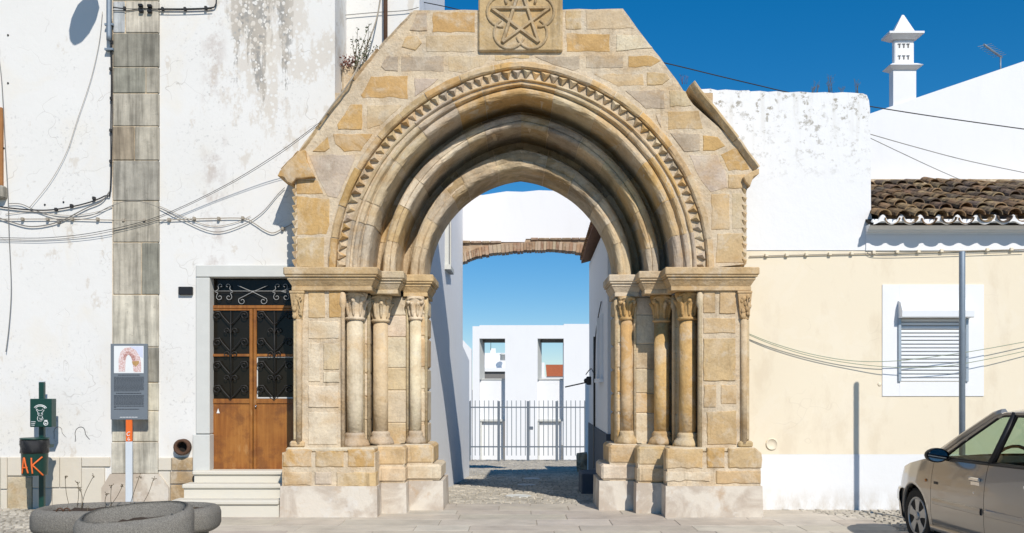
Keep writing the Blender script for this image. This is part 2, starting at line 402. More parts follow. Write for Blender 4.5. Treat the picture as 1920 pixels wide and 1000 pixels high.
M['green'] = simple('dark_green_paint', (.008,.05,.038), .35, var=.2, bump=.03, spec=.5)
M['bag'] = simple('black_bin_bag', (.008,.008,.009), .22, var=.3, scale=20, bump=.5, bd=.02, spec=.6)
M['orange'] = simple('orange_spray', (.85,.17,.035), .6, var=.1, bump=.05)
M['orange2'] = simple('orange_panel', (.82,.16,.025), .45, var=.06, bump=0)
M['wprint'] = simple('white_print', (.80,.81,.80), .6, var=.03, bump=0)
M['lpost'] = simple('pale_post_paint', (.66,.70,.73), .45, var=.05, bump=0)
M['signgrey'] = simple('slate_panel', (.175,.20,.225), .45, var=.05, scale=3, bump=0)
M['ink'] = simple('dark_ink', (.035,.04,.05), .6, var=.1, bump=0)
def mk_print(name, a, b2):
    n = NT(name); n.base(n.mix(n.ramp(n.noise(75, 4, .7), [(.42, 0), (.58, 1)]), a, b2)).setp(Roughness=.6); return n.m
M['pink'] = mk_print('pink_print', (.80,.70,.68), (.62,.36,.32))
M['rose'] = mk_print('rose_print', (.66,.46,.42), (.40,.17,.14))
M['skyprint'] = simple('pale_blue_print', (.66,.69,.82), .6, var=.1, scale=20, bump=0)
M['ochreprint'] = simple('ochre_print', (.50,.30,.12), .6, var=.3, scale=50, bump=0)
M['slate_paint'] = simple('slate_blue_plinth', (.085,.10,.125), .8, var=.15, bump=.15)
M['shutter'] = simple('white_roller_shutter', (.82,.84,.855), .5, var=.03, bump=0)
M['alu'] = simple('aluminium_rail', (.42,.48,.53), .45, .4, var=.08, bump=0)
M['leaf'] = simple('grey_green_leaf', (.075,.105,.045), .7, var=.4, scale=30, bump=0)
M['stem'] = simple('dry_stem', (.16,.125,.075), .85, var=.3, bump=0)
M['drybr'] = simple('red_brown_weed', (.20,.075,.05), .85, var=.4, scale=30, bump=0)
M['soil'] = simple('dry_soil', (.06,.042,.03), .95, var=.4, scale=20, bump=.6, bd=.02)
M['roofplain'] = simple('terracotta_roof', (.44,.12,.045), .85, var=.25, scale=5, bump=.3)
M['brownroof'] = simple('brown_eave_tile', (.20,.10,.055), .9, var=.35, scale=12, bump=.4)
M['greywall'] = simple('grey_wall', (.20,.19,.18), .9, var=.15)
M['rough'] = mk_stone('rough_boulder', False, (.19,.165,.13), .9, .9)
def mk_paint():
    n = NT('beige_metallic_paint'); b = n.mix(n.noise(1.5, 5), (.30,.275,.24), (.345,.32,.285))
    n.base(b).setp(Roughness=.3, Metallic=.55, Specular_IOR_Level=.5, Coat_Weight=1.0, Coat_Roughness=.03); return n.m
M['paint'] = mk_paint()
M['tyre'] = simple('tyre_rubber', (.013,.013,.013), .8, var=.2, bump=.2)
M['alloy'] = simple('alloy_wheel', (.42,.42,.41), .4, .6, var=.08, bump=0)
M['trim'] = simple('black_trim', (.013,.013,.014), .5, bump=0)
M['chrome'] = simple('chrome', (.62,.62,.63), .15, 1, var=.02, bump=0)
M['seat'] = simple('grey_seat_cloth', (.045,.048,.055), .95, var=.2, scale=40)
M['mirror'] = simple('mirror_glass', (.55,.62,.68), .04, 1, var=.01, bump=0)
M['lamp'] = simple('lamp_lens', (.55,.55,.55), .1, 0, var=.05, bump=0, spec=.7)
M['amber'] = simple('amber_lens', (.5,.17,.03), .25, bump=0)
def mk_glass():
    m = bpy.data.materials.new('car_window_glass'); m.use_nodes = True; t = m.node_tree; t.nodes.clear()
    o = t.nodes.new('ShaderNodeOutputMaterial'); tr = t.nodes.new('ShaderNodeBsdfTransparent'); tr.inputs[0].default_value = (.62,.74,.66,1)
    gl = t.nodes.new('ShaderNodeBsdfGlossy'); gl.inputs['Roughness'].default_value = .02
    fr = t.nodes.new('ShaderNodeFresnel'); fr.inputs[0].default_value = 1.5; mx = t.nodes.new('ShaderNodeMixShader')
    t.links.new(fr.outputs[0], mx.inputs[0]); t.links.new(tr.outputs[0], mx.inputs[1]); t.links.new(gl.outputs[0], mx.inputs[2]); t.links.new(mx.outputs[0], o.inputs[0]); return m
M['glass'] = mk_glass()
OCH, TAN, BEI, GRY, PAL, MAU = (.575,.375,.165), (.585,.43,.245), (.61,.49,.325), (.49,.41,.315), (.70,.60,.455), (.575,.475,.39)
TINTS = [OCH, TAN, TAN, BEI, BEI, GRY, PAL]
def var(c, a=.10):
    k = 1+jit(a); return tuple(max(0, x*k*(1+jit(a*.25))) for x in c)

# ================================================================== GROUND
tag(MB().box(-90, 90, -60, 1.35, -.5, -.03).build('street', M['grout']), kind='structure')
def gz(Y): return 0 if Y < 1.2 else -.036*(Y-1.2)*1.13
p = MB()
p.add([(-1.6,1.3,-.03),(2.6,1.3,-.03),(3.2,19.2,gz(19.2)-.03),(-4.5,19.2,gz(19.2)-.03)], [(0,1,2,3)])
p.add([(-4.5,19.2,gz(19.2)-.03),(3.2,19.2,gz(19.2)-.03),(3.2,19.3,-3),(-4.5,19.3,-3)], [(0,1,2,3)])
tag(p.build('passage_ground', M['grout']), kind='structure')
tag(MB().add([(-1500,8,-2.9),(1500,8,-2.9),(1500,2500,-2.9),(-1500,2500,-2.9)], [(0,1,2,3)]).build('terrain', M['grout']), kind='structure')
pave = MB().box(-3.75, 4.35, -4.6, 1.28, -.028, -.004).build('pavement', M['grout']); tag(pave, kind='structure')
y = -4.55
while y < 1.15:
    d = random.uniform(.36, .52); d = min(d, 1.27-y)
    x = -3.7-random.uniform(0, .5)
    while x < 4.3:
        L = random.uniform(.55, 1.35); x1 = min(x+L, 4.34); x0 = max(x, -3.74)
        if x1-x0 > .1:
            s = MB(); h = .002+jit(.0015); g = .0018
            s.frus((x0+g,x1-g,y+g,y+d-g), (x0+g+.005,x1-g-.005,y+g+.005,y+d-g-.005), -.006, h)
            s.build('paving_slab', M['slab'], pave, var(random.choice([(.60,.53,.43),(.57,.505,.415),(.62,.555,.46),(.55,.485,.40)]), .05))
        x += L
    y += d
def cobbles(name, xf, y0, y1, zf, size, label, skip=None):
    m = MB(); y = y0
    while y < y1:
        xa, xb = xf(y); x = xa+random.uniform(-size, 0)
        while x < xb:
            a = size*random.uniform(.75, 1.2); b = size*random.uniform(.85, 1.1); cx = x+a/2; cy = y+size/2+jit(.012)
            if not (skip and skip(cx, cy)):
                z = zf(cx, cy)+jit(.006); g = .007; e = .012
                q = [(cx-a/2+g+jit(.006), cy-b/2+g), (cx+a/2-g, cy-b/2+g+jit(.006)), (cx+a/2-g+jit(.006), cy+b/2-g), (cx-a/2+g, cy+b/2-g+jit(.006))]
                vs = [(u, v, z-.03) for u, v in q]+[(u+(cx-u)*e/a*2, v+(cy-v)*e/b*2, z) for u, v in q]
                m.add(vs, [(4,5,6,7),(0,1,5,4),(1,2,6,5),(2,3,7,6),(3,0,4,7)])
            x += a
        y += size*1.04
    return m.build(name, M['cobble'], fix=False, label=label, cat='cobbles', kind='stuff')
cobbles('passage_cobbles', lambda y: (-1.5 if y < 9 else -3.5, 2.4), 1.28, 19.2, lambda x, y: gz(y)+.004, .12, 'small pale limestone cobbles paving the alley through the archway')
cobbles('pavement_cobbles', lambda y: (-8.2, -3.76), -2.4, .52, lambda x, y: .035, .105, 'pale cobbles on the pavement below the green bin')
cobbles('kerbside_cobbles', lambda y: (4.36-max(0, (y+.35))*.95, 9.5), -3.2, .6, lambda x, y: .006, .105, 'grey cobbles beside the parked car and the cream wall')

# ================================================================== STONE PORTAL
PX0 = .05
portal = thing('stone_portal', (PX0, .3, 0), 'weathered ochre stone portal with pointed moulded arch and star panel', 'portal')
def xzp(pts, Y=0): return [((px-VX)*(DIST+Y)/FPX, EYE+(HY-py)*(DIST+Y)/FPX) for px, py in pts]
E = lambda wd: .20 if wd > 2.2 else (.20+.09*min(1, (2.2-wd)/.2) if wd > 1.9 else (.29 if wd > 1.58 else .29-.13*min(1, (1.58-wd)/.25)))
ZS = 3.08
def arcp(s, wd, u, y):
    e = E(wd); rr = wd+e; th = u*math.acos(e/rr)
    return Vector((PX0+s*(rr*math.cos(th)-e), y, ZS+rr*math.sin(th)))
# mortar core of the gable wall, arch cut out
gable = [(554,506),(553,345),(540,340),(528,333),(528,325),(640,172),(776,19),(896,19),(1056,18),(1168,16),(1238,108),(1300,196),(1385,272),(1416,318),(1410,330),(1400,345),(1400,495)]
gp = xzp(gable)
rng_ = [arcp(1, 2.12, i/16, 0) for i in range(17)]+[arcp(-1, 2.12, i/16, 0) for i in range(15, -1, -1)]
def rough_edge(pts, step=.16, a=.010, skip=()):
    out = []
    for i, p_ in enumerate(pts):
        q = pts[(i+1) % len(pts)]; L = math.hypot(q[0]-p_[0], q[1]-p_[1]); n = max(1, int(L/step)); out.append(p_)
        for k in range(1, n):
            t = k/n; out.append((p_[0]+(q[0]-p_[0])*t+jit(a), p_[1]+(q[1]-p_[1])*t+jit(a)))
    return out
def rough_open(pts, step, a):
    out = []
    for p_, q in zip(pts, pts[1:]):
        n = max(1, int(math.hypot(q[0]-p_[0], q[1]-p_[1])/step)); out.append(p_)
        out += [(p_[0]+(q[0]-p_[0])*k/n+jit(a), p_[1]+(q[1]-p_[1])*k/n+jit(a)) for k in range(1, n)]
    return out+[pts[-1]]
MB().xz(rough_open(gp, .15, .008)+[(v.x, v.z) for v in rng_], .007, .5).build('mortar_core', M['mortar'], portal)
for wd_o, ya, yb2, zt2 in ((1.96, .52, 1.09, 5.45), (1.66, 1.10, 1.5, 5.3)):
    bk = [(-2.45,2.9),(-2.45,zt2),(2.55,zt2),(2.55,2.9)]
    rg2 = [arcp(1, wd_o, q/14, 0) for q in range(15)]+[arcp(-1, wd_o, q/14, 0) for q in range(13, -1, -1)]
    MB().xz(bk+[(v.x, v.z) for v in rg2], ya, yb2).build('rear_masonry', M['mortar'], portal)
def poly_stone(pts, c, name='stone', y0=0., dep=.07, Y=0, a=.010, mat='stone', par=portal, bev=.009):
    P = rough_edge(xzp(pts, Y), .075, a); n = len(P); cx = sum(p_[0] for p_ in P)/n; cz = sum(p_[1] for p_ in P)/n
    y0 = Y+y0+jit(.004); m = MB()
    def ring(ins, yy):
        o = []
        for x, z in P:
            dx, dz = cx-x, cz-z; L = math.hypot(dx, dz) or 1; o.append((x+dx/L*ins, yy, z+dz/L*ins))
        return o
    vs = ring(0, y0+dep)+ring(0, y0+bev*.8)+ring(bev, y0)+[(cx, y0-.004, cz)]
    fs = [[k*n+i, k*n+(i+1) % n, (k+1)*n+(i+1) % n, (k+1)*n+i] for k in (0, 1) for i in range(n)]+[[2*n+i, 2*n+(i+1) % n, 3*n] for i in range(n)]
    return m.add(vs, fs).build(name, M[mat], par, var(c, .06))
def q4(x0, y0, x1, y1): return [(x0, y0), (x1, y0), (x1, y1), (x0, y1)]
S = [
 ([(782,24),(801,23),(801,58),(768,57)], GRY), ([(811,23),(891,23),(891,61),(810,61)], OCH), ([(753,88),(761,69),(782,67),(791,81),(779,95)], TAN),
 ([(799,67),(890,65),(890,97),(799,97)], BEI), ([(714,125),(727,105),(746,106),(746,134),(722,133)], GRY), (q4(752,105,833,134), GRY),
 ([(839,105),(919,105),(905,124),(866,138),(840,133)], BEI), ([(927,104),(994,104),(992,109),(955,110),(928,114)], TAN), ([(676,179),(695,143),(765,142),(765,186),(740,183),(679,184)], OCH),
 ([(777,146),(823,147),(816,154),(787,175),(777,182)], MAU), ([(632,234),(657,196),(679,196),(678,243),(634,243)], OCH), ([(688,198),(753,198),(743,208),(712,236),(688,243)], BEI),
 ([(586,284),(614,257),(618,278),(609,285)], OCH), ([(624,252),(698,252),(676,284),(645,285),(628,270)], OCH), ([(556,338),(596,339),(606,363),(556,364)], OCH),
 ([(556,368),(618,372),(618,421),(612,440),(556,441)], OCH), ([(556,446),(608,445),(608,502),(556,502)], TAN), ([(578,290),(668,289),(650,335),(632,372),(614,369),(596,336)], MAU),
 (q4(1061,20,1090,55), TAN), ([(1098,19),(1166,19),(1189,53),(1099,55)], BEI), ([(1062,62),(1144,64),(1144,97),(1062,97)], OCH), ([(1156,65),(1204,66),(1224,90),(1155,96)], PAL),
 ([(1003,106),(1087,105),(1087,129),(1075,133),(1035,121)], GRY), (q4(1098,104,1169,127), GRY), ([(1178,105),(1224,105),(1240,114),(1221,125),(1178,126)], OCH),
 ([(1112,138),(1206,139),(1208,160),(1160,163),(1140,152)], TAN), ([(1213,136),(1250,138),(1256,148),(1242,159),(1213,160)], TAN), ([(1172,170),(1246,169),(1247,204),(1210,204),(1190,186)], GRY),
 ([(1255,170),(1285,171),(1297,198),(1256,201)], BEI), ([(1230,216),(1240,213),(1240,239),(1234,230)], PAL), ([(1251,209),(1311,207),(1319,242),(1252,244)], TAN),
 ([(1257,250),(1312,251),(1312,283),(1283,285),(1270,268)], GRY), ([(1318,254),(1346,257),(1360,274),(1340,283),(1318,283)], OCH), ([(1351,290),(1379,276),(1394,293),(1406,318),(1366,321)], OCH),
 ([(1366,328),(1398,327),(1392,353),(1366,353)], TAN), ([(1292,290),(1346,290),(1361,323),(1364,352),(1333,361),(1318,344),(1303,318)], MAU), (q4(1334,364,1368,431), TAN),
 (q4(1373,362,1393,430), BEI), ([(1345,438),(1394,437),(1394,493),(1342,493)], TAN),
]
for pts, c in S: poly_stone(pts, c)
# kneelers and copings
def slope_piece(name, a, b, wd, y0, y1, c, thick=.05):
    A = Vector(xzp([a])[0]); B = Vector(xzp([b])[0]); t = (B-A).normalized(); nrm = Vector((-t.y, t.x))
    if nrm.y < 0: nrm = -nrm
    m = MB(); n = 6; rows = []
    prof = [(-thick, y1), (wd, y1), (wd, y0+.02), (wd*.55, y0), (0, y0), (-thick*.6, y0+.035), (-thick, y0+.06)]
    for i in range(n+1):
        q = A+(B-A)*i/n; k = jit(.006)
        rows.append([(q.x+nrm.x*(o+k), yy+jit(.004), q.y+nrm.y*(o+k)) for o, yy in prof+prof[:1]])
    m.grid(rows, False); m.f.append(list(range(len(prof)))); m.sm.append(False); o = n*(len(prof)+1); m.f.append([o+i for i in range(len(prof))]); m.sm.append(False)
    return m.build(name, M['stone'], portal, var(c))
slope_piece('coping_stone', (1297,158), (1380,262), .035, -.08, .5, TAN, .05)
slope_piece('coping_stone', (1380.5,263), (1420,316), .03, -.07, .5, BEI, .05)
slope_piece('coping_stone', (529,319), (561,285), .012, -.05, .5, OCH, .02)
slope_piece('coping_stone', (563,284), (612,216), .012, -.02, .5, TAN, .05)
slope_piece('coping_stone', (614,213), (660,152), .016, -.03, .5, BEI, .05)
slope_piece('coping_stone', (662,149), (708,92), .014, -.02, .5, TAN, .05)
slope_piece('coping_stone', (711,89), (772,24), .010, -.015, .5, PAL, .05)
def kneeler(s):
    m = MB()
    if s < 0: P = [(523,332),(527,323),(561,287),(574,284),(576,300),(592,334),(557,337),(549,347),(541,344),(535,335)]
    else: P = [(1421,318),(1421,328),(1412,331),(1408,340),(1404,352),(1396,344),(1392,334),(1407,324)]
    return poly_stone(P, OCH if s < 0 else TAN, 'kneeler_stone', -.07, .55)
kneeler(-1); kneeler(1)
# rings of voussoirs
def ring_piece(name, s, prof, u0, u1, c, mat='stone', seg=None, wear=0):
    n = seg or max(2, int((u1-u0)*30)); rows = []
    for i in range(n+1):
        u = u0+(u1-u0)*i/n
        row = [arcp(s, wd+(jit(wear) if yy < 1.5 else 0), u, yy+jit(wear)) for wd, yy in prof]; rows.append(row+row[:1])
    m = MB().grid(rows, False); k = len(prof)
    for o in (0, n*(k+1)): m.f.append([o+i for i in range(k)]); m.sm.append(False)
    return m.build(name, M[mat], portal, c)
def roll(cw, cy, r, a0, a1, n=5): return [(cw+r*math.cos(R(a0+(a1-a0)*i/n)), cy-r*math.sin(R(a0+(a1-a0)*i/n))) for i in range(n+1)]
hood = [(2.405,.09),(2.405,-.04),(2.385,-.055),(2.335,-.06),(2.318,-.045),(2.308,.0),(2.305,.05),(2.192,.05),(2.192,.09)]
o1 = [(2.19,.62),(2.19,-.02),(2.165,-.03),(2.15,-.02)]+[(2.14,.015),(2.125,.02)]+roll(2.085,.015,.035,0,180,5)+[(2.035,.045),(2.02,.045)]+roll(1.972,.055,.055,25,185,6)+[(1.912,.10),(1.912,.74)]
o2 = [(2.0,1.08),(2.0,.74),(1.905,.72),(1.87,.71),(1.83,.67),(1.80,.60),(1.79,.50)]+roll(1.728,.425,.062,-10,115,6)+[(1.695,.385)]+roll(1.675,.40,.047,75,185,5)+[(1.628,.46),(1.628,1.22)]
o3 = [(1.72,1.55),(1.72,1.20),(1.60,1.18),(1.56,1.165),(1.52,1.11),(1.485,1.02),(1.475,.92)]+roll(1.412,.80,.063,-10,115,6)+[(1.375,.745)]+roll(1.337,.765,.052,75,185,5)+[(1.285,.83),(1.285,1.55)]
for nm, prof, cnt in (('hood_stone', hood, 9), ('voussoir', o1, 7), ('voussoir', o2, 7), ('voussoir', o3, 6)):
    core = [(wd+(.006 if k < len(prof)/2 else .004), yy+.009) for k, (wd, yy) in enumerate(prof)]
    for s in (-1, 1):
        ring_piece('joint_mortar', s, core, 0, 1, None, 'mortar', 18)
        cuts = [0]+sorted((k+jit(.22))/cnt for k in range(1, cnt))+[1]
        for k in range(cnt):
            u0 = cuts[k]+(.0018 if k else 0); u1 = cuts[k+1]-(.0018 if k < cnt-1 else 0)
            c = (random.choice([BEI, PAL, TAN, PAL, BEI, GRY]) if prof in (o2, o3) else random.choice([TAN, OCH, TAN, BEI, GRY, PAL, BEI])) if nm == 'voussoir' else random.choice([TAN, BEI, OCH])
            dy = jit(.004); gm = 'grimy_shaded' if (prof in (o2, o3) and cuts[k] > .42) else 'stone'  # upper inner voussoirs get the colour with grime and shade painted in
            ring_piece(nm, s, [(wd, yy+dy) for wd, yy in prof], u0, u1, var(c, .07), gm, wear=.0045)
# dogtooth ornament
def tooth_mesh(sz, h):
    m = MB(); z = sz/2
    base = [(-z,0,-z),(0,-h*.12,-z*.62),(z,0,-z),(z*.62,-h*.12,0),(z,0,z),(0,-h*.12,z*.62),(-z,0,z),(-z*.62,-h*.12,0)]
    # four petals meeting at a raised tip, with cut grooves between them
    mid = [(-z*.55,-h*.8,-z*.55),(0,-h*.35,-z*.3),(z*.55,-h*.8,-z*.55),(z*.3,-h*.35,0),(z*.55,-h*.8,z*.55),(0,-h*.35,z*.3),(-z*.55,-h*.8,z*.55),(-z*.3,-h*.35,0)]
    vs = base+mid+[(0,-h,0)]
    fs = [[i, (i+1) % 8, 8+(i+1) % 8, 8+i] for i in range(8)]+[[8+i, 8+(i+1) % 8, 16] for i in range(8)]
    return m.add(vs, fs)
def pyr_tooth(sz, h):
    z = sz/2
    return MB().add([(-z,-h*.72,z*.86),(z,-h*.72,z*.86),(0,-h*.55,-z*1.05),(0,-h,z*.2),(-z*1.02,.01,z),(z*1.02,.01,z),(0,.01,-z*1.1)],
        [(0,3,2),(3,1,2),(0,1,3),(0,4,6,2),(2,6,5,1),(1,5,4,0)])
tm, _ = pyr_tooth(.112, .105).mesh('dogtooth_ornament', M['stone'], False)
first = None
def tooth(loc, rot, c, sc_=(1,1,1)):
    o = bpy.data.objects.new('dogtooth_ornament', tm); col.objects.link(o); place(o, loc, portal); o.rotation_euler = rot; o.color = (*c, 1); o.scale = sc_
NT_ = 31
for s in (-1, 1):
    for k in range(NT_):
        u = (k+.5)/NT_; p0 = arcp(s, 2.25, u, .042); d_ = arcp(s, 2.248, u+.01, 0)-arcp(s, 2.248, u-.01, 0)
        ang = math.atan2(d_.z, d_.x); rad = ang-math.pi/2 if s > 0 else ang-math.pi/2
        # local z along the radius (outwards)
        e = E(2.3); cx = PX0-s*e; rv = Vector((p0.x-cx, 0, p0.z-ZS)); ra = math.atan2(rv.x, rv.z)
        tooth(p0, (jit(.08), ra+jit(.07), jit(.10)), var(random.choice([TAN, OCH, TAN, BEI, GRY]), .1), (random.uniform(.86,1.06), random.choice([.72,.85,.95,1,1,1.05,1.12]), random.uniform(.88,1.05)))
for s, x in ((-1, -2.79), (1, 2.845)):
    for k in range(10):
        z = 3.17+k*.098; tooth((x-s*.03, .05, z+jit(.006)), (0, 0, -s*R(-38)), var(TAN), (.70, .75, .80))
# star panel
pl = MB(); pc = at(976, 36, 0); hw, hh = .525, .53
pl.bbox(pc.x-hw, pc.x+hw, -.045, .3, pc.z-.415, pc.z+.55, .018)
panel = pl.build('star_panel', M['stone'], portal, (.54,.40,.22))
RR = 57/150
pts5 = [Vector((pc.x+RR*math.cos(R(90+72*k)), 0, pc.z+RR*math.sin(R(90+72*k)))) for k in range(5)]
st = MB()
for k in range(5):
    a, b = pts5[k], pts5[(k+2) % 5]; t = (b-a).normalized(); nn = Vector((-t.z, 0, t.x)); yy = -.045
    for q0, q1 in ((a, b),):
        rows = []
        for i in range(2):
            q = (q0, q1)[i]; rows.append([q+nn*.028+Vector((0,yy+.006,0)), q+nn*.014+Vector((0,yy-.030-.001*k,0)), q-nn*.014+Vector((0,yy-.030-.001*k,0)), q-nn*.028+Vector((0,yy+.006,0))])
        st.grid(rows, False); o = len(st.v)-8
        st.f += [[o,o+1,o+2,o+3],[o+4,o+5,o+6,o+7]]; st.sm += [False, False]
st.build('star_relief', M['stone'], panel, (.48,.37,.23))
for k in range(5):
    a = R(90+72*k); c0 = Vector((pc.x+math.cos(a)*RR*.63, -.045, pc.z+math.sin(a)*RR*.63)); r = RR*.50
    path = [c0+Vector((math.cos(a+R(t))*r, 0, math.sin(a+R(t))*r)) for t in range(-112, 113, 14)]
    MB().tube(path, .019, 6).build('cinquefoil_lobe', M['stone'], panel, (.45,.345,.21))
# ---- jambs
def mirx(x, s): return x if s < 0 else 2*PX0-x
def mbox(m, s, x0, x1, *r, b=None):
    a, c = sorted((mirx(x0, s), mirx(x1, s)))
    return m.bbox(a, c, *r, b=b) if b else m.box(a, c, *r)
def column(s, cx, cy, r, z0, z1, zc, tint, kind):
    x = mirx(cx, s)
    sh = MB().lathe([(r, z0+.12), (r*1.01, z0+.6), (r*.985, zc)], (x, cy, 0), 18, lambda q, z, a: q*(1+.012*math.sin(3*a+z*7))).build('column', M['stone'], portal, var(tint))
    sh.name = 'column'
    h = z1-zc; m = MB()
    def bell(q, z, a):
        t = (z-zc)/h
        return q*(1+.10*max(0, math.sin(t*3.0))*abs(math.cos(2.5*a+kind*.7+2*t)))
    m.lathe([(r*1.0, zc), (r*1.22, zc+.012), (r*1.22, zc+.032), (r*1.02, zc+.045), (r*1.04, zc+h*.35), (r*1.16, zc+h*.6), (r*1.38, zc+h*.82), (r*1.5, zc+h*.93), (r*1.5, zc+h)], (x, cy, 0), 28, bell, True)
    for k in range(8):
        a = k*math.pi/4+.2*kind; base_ = Vector((x+math.cos(a)*r*1.0, cy+math.sin(a)*r*1.0, zc+.05)); mid = Vector((x+math.cos(a)*r*1.14, cy+math.sin(a)*r*1.14, zc+h*.5)); tip = Vector((x+math.cos(a)*r*1.5, cy+math.sin(a)*r*1.5, zc+h*.72))
        m.tube(spline([base_, mid, tip, tip+Vector((math.cos(a)*.012,math.sin(a)*.012,-.03))], 3), [.012,.02,.024,.026,.028,.03,.028,.022,.016,.01], 6)
    for sx in (-1, 1):
        for sy in (-1,):
            m.ball((x+sx*r*1.12, cy+sy*r*1.02, zc+h*.76), r*.42, 10, (1,.8,1)); m.tube(spline([(x, cy-r*1.35, zc+h*.9), (x+sx*r*.6, cy-r*1.42, zc+h*.93), (x+sx*r*1.25, cy-r*1.25, zc+h*.86)], 4), .014, 6)
    m.build('capital', M['stone'], sh, var(tint, .05))
    b = MB(); b.lathe([(r*1.62, z0), (r*1.62, z0+.035), (r*1.5, z0+.075), (r*1.22, z0+.115), (r*1.28, z0+.135), (r*1.2, z0+.16), (r*1.02, z0+.175)], (x, cy, 0), 20, lambda q, z, a: q*(1+(.14*(1-min(1, (z-z0)/.12)))*abs(math.cos(2*a))**2+jit(.012)))
    b.build('column_base', M['stone'], sh, var(TAN if s > 0 else GRY))
    return sh
def impost(s, x0, x1, y0, y1, c, mats='stone'):
    a, b = sorted((mirx(x0, s), mirx(x1, s))); m = MB()
    m.bbox(a, b, y0, y1, 3.005, 3.10, .012)
    i = .018; m.box(a+i, b-i, y0+i, y1, 2.985, 3.006)
    i = .04; m.bbox(a+i, b-i, y0+i, y1, 2.945, 2.986, .006)
    m.frus((a+.095, b-.095, y0+.095, y1), (a+.05, b-.05, y0+.05, y1), 2.865, 2.943)
    m.bbox(a+.085, b-.085, y0+.085, y1, 2.815, 2.868, .006)
    return m.build('impost', M[mats], portal, var(c))
for s in (-1, 1):
    # piers (mortar bodies) and their stones
    m = MB(); mbox(m, s, -2.80, -2.20, .012, 1.48, .80, 2.82); m.build('pier_core', M['mortar'], portal)
    m = MB(); mbox(m, s, -2.195, -1.95, .43, 1.47, .80, 2.82); m.build('pier_core', M['mortar'], portal)
    m = MB(); mbox(m, s, -1.945, -1.24, .812, 1.46, .80, 2.82); m.build('pier_core', M['mortar'], portal)
    z = .85
    while z < 2.80:
        h = min(random.uniform(.26, .44), 2.815-z)
        if 2.815-z-h < .15: h = 2.815-z
        if h > .05:
            m = MB(); mbox(m, s, -2.19, -1.93, .42, .70, z+.004, z+h-.004, b=.01); m.build('pier_stone', M['stone'], portal, var(random.choice([PAL, PAL, BEI] if s < 0 else [TAN, OCH, BEI])))
        z += h
    z = .85
    while z < 2.80:
        h = min(random.uniform(.26, .44), 2.815-z)
        if 2.815-z-h < .15: h = 2.815-z
        if h > .05:
            m = MB(); mbox(m, s, -1.922, -1.465, .80, 1.4, z+.004, z+h-.004, b=.01)
            m.build('pier_stone', M['stone'], portal, var(random.choice([PAL, PAL, BEI, PAL] if s < 0 else [TAN, BEI, OCH, PAL])))
            m = MB(); mbox(m, s, -1.46, -1.212, .80, 1.5, z+.004, z+h-.004, b=.025)
            m.build('pier_stone', M['stone'], portal, var(random.choice([PAL, PAL, TAN] if s < 0 else [TAN, OCH, BEI])))
        z += h
    # little nook mouldings beside the columns
    for (x, yv, r) in ((-2.185, .02, .028), (-1.93, .44, .026), (-1.99, .415, .02), (-1.22, .82, .024), (-1.465, .795, .02)):
        MB().lathe([(r, .86), (r, 2.60), (r*1.7, 2.66), (r*1.2, 2.80)], (mirx(x, s), yv, 0), 10).build('nook_roll', M['stone'], portal, var(BEI))
    column(s, -2.07, .24, .105, .86, 2.815, 2.46, PAL if s < 0 else OCH, 0)
    column(s, -1.798, .63, .098, .86, 2.815, 2.46, BEI if s < 0 else OCH, 1)
    column(s, -1.355, .79, .078, .86, 2.815, 2.50, PAL if s < 0 else OCH, 2)
    # corner pilaster with a carved capital
    m = MB(); mbox(m, s, -2.80, -2.69, -.012, .45, .95, 2.46, b=.012); pil = m.build('pilaster', M['stone'], portal, var(BEI))
    MB().lathe([(.04,.9),(.04,2.46)], (mirx(-2.73, s), -.005, 0), 10).build('pilaster_roll', M['stone'], pil, var(BEI))
    m = MB(); a, b = sorted((mirx(-2.81, s), mirx(-2.67, s))); m.frus((a+.015,b-.015,-.02,.4), (a-.02,b+.01,-.05,.4), 2.465, 2.78); m.bbox(a-.03, b+.015, -.06, .4, 2.782, 2.812, .005)
    for k in range(9): m.ball((random.uniform(a+.02, b-.02), -.035-.01*(k/9), 2.50+k*.031), random.uniform(.022, .036), 8, (1,.6,1.2))
    m.tube(spline([(b-.02,-.04,2.5),(b-.035,-.05,2.62),(b-.05,-.06,2.70),(b-.03,-.065,2.74),(b-.015,-.065,2.71),(b-.03,-.065,2.69)], 4), .010, 6)
    m.build('pilaster_capital', M['stone'], pil, var(TAN))
    m = MB(); mbox(m, s, -2.84, -2.66, -.04, .4, .86, .94, b=.02); m.build('pilaster_base', M['stone'], pil, var(TAN))
    impost(s, -2.90, -1.73, -.12, .30, TAN)
    impost(s, -1.99, -1.455, .29, .70, BEI)
    impost(s, -1.60, -1.108, .66, 1.53, TAN if s < 0 else PAL)
    # plinths
    for k, (x0, x1, ya) in enumerate(((-2.93, -1.75, -.10), (-2.0, -1.432, .27), (-1.62, -1.10, .58))):
        m = MB(); mbox(m, s, x0+.012, x1-.012, ya+.014, 1.50+.01*k, 0, .80); m.build('plinth_core', M['mortar'], portal)
        ex = .135 if k == 2 else .02
        m = MB(); a, b = sorted((mirx(x0-.012, s), mirx(x1+ex, s))); m.frus((a,b,ya-.03,1.50+.012*k), (a+.008,b-.008,ya-.018,1.50+.012*k), -.02, .385); m.build('plinth_render', M['plaster'], portal)
        if k:
            m = MB(); mbox(m, s, x0, x1+(.10 if k == 2 else 0), ya-.012, 1.45, .39, .60, b=.03); m.build('plinth_stone', M['stone'], portal, var(PAL if k == 2 else BEI))
            m = MB(); mbox(m, s, x0, x1, ya, 1.44, .605, .852, b=.03); m.build('plinth_stone', M['stone'], portal, var(TAN))
        m = MB(); mbox(m, s, x0+.05, x1-.03, ya+.03, 1.43, .80, .862, b=.02); m.build('plinth_cap', M['stone'], portal, var(PAL))
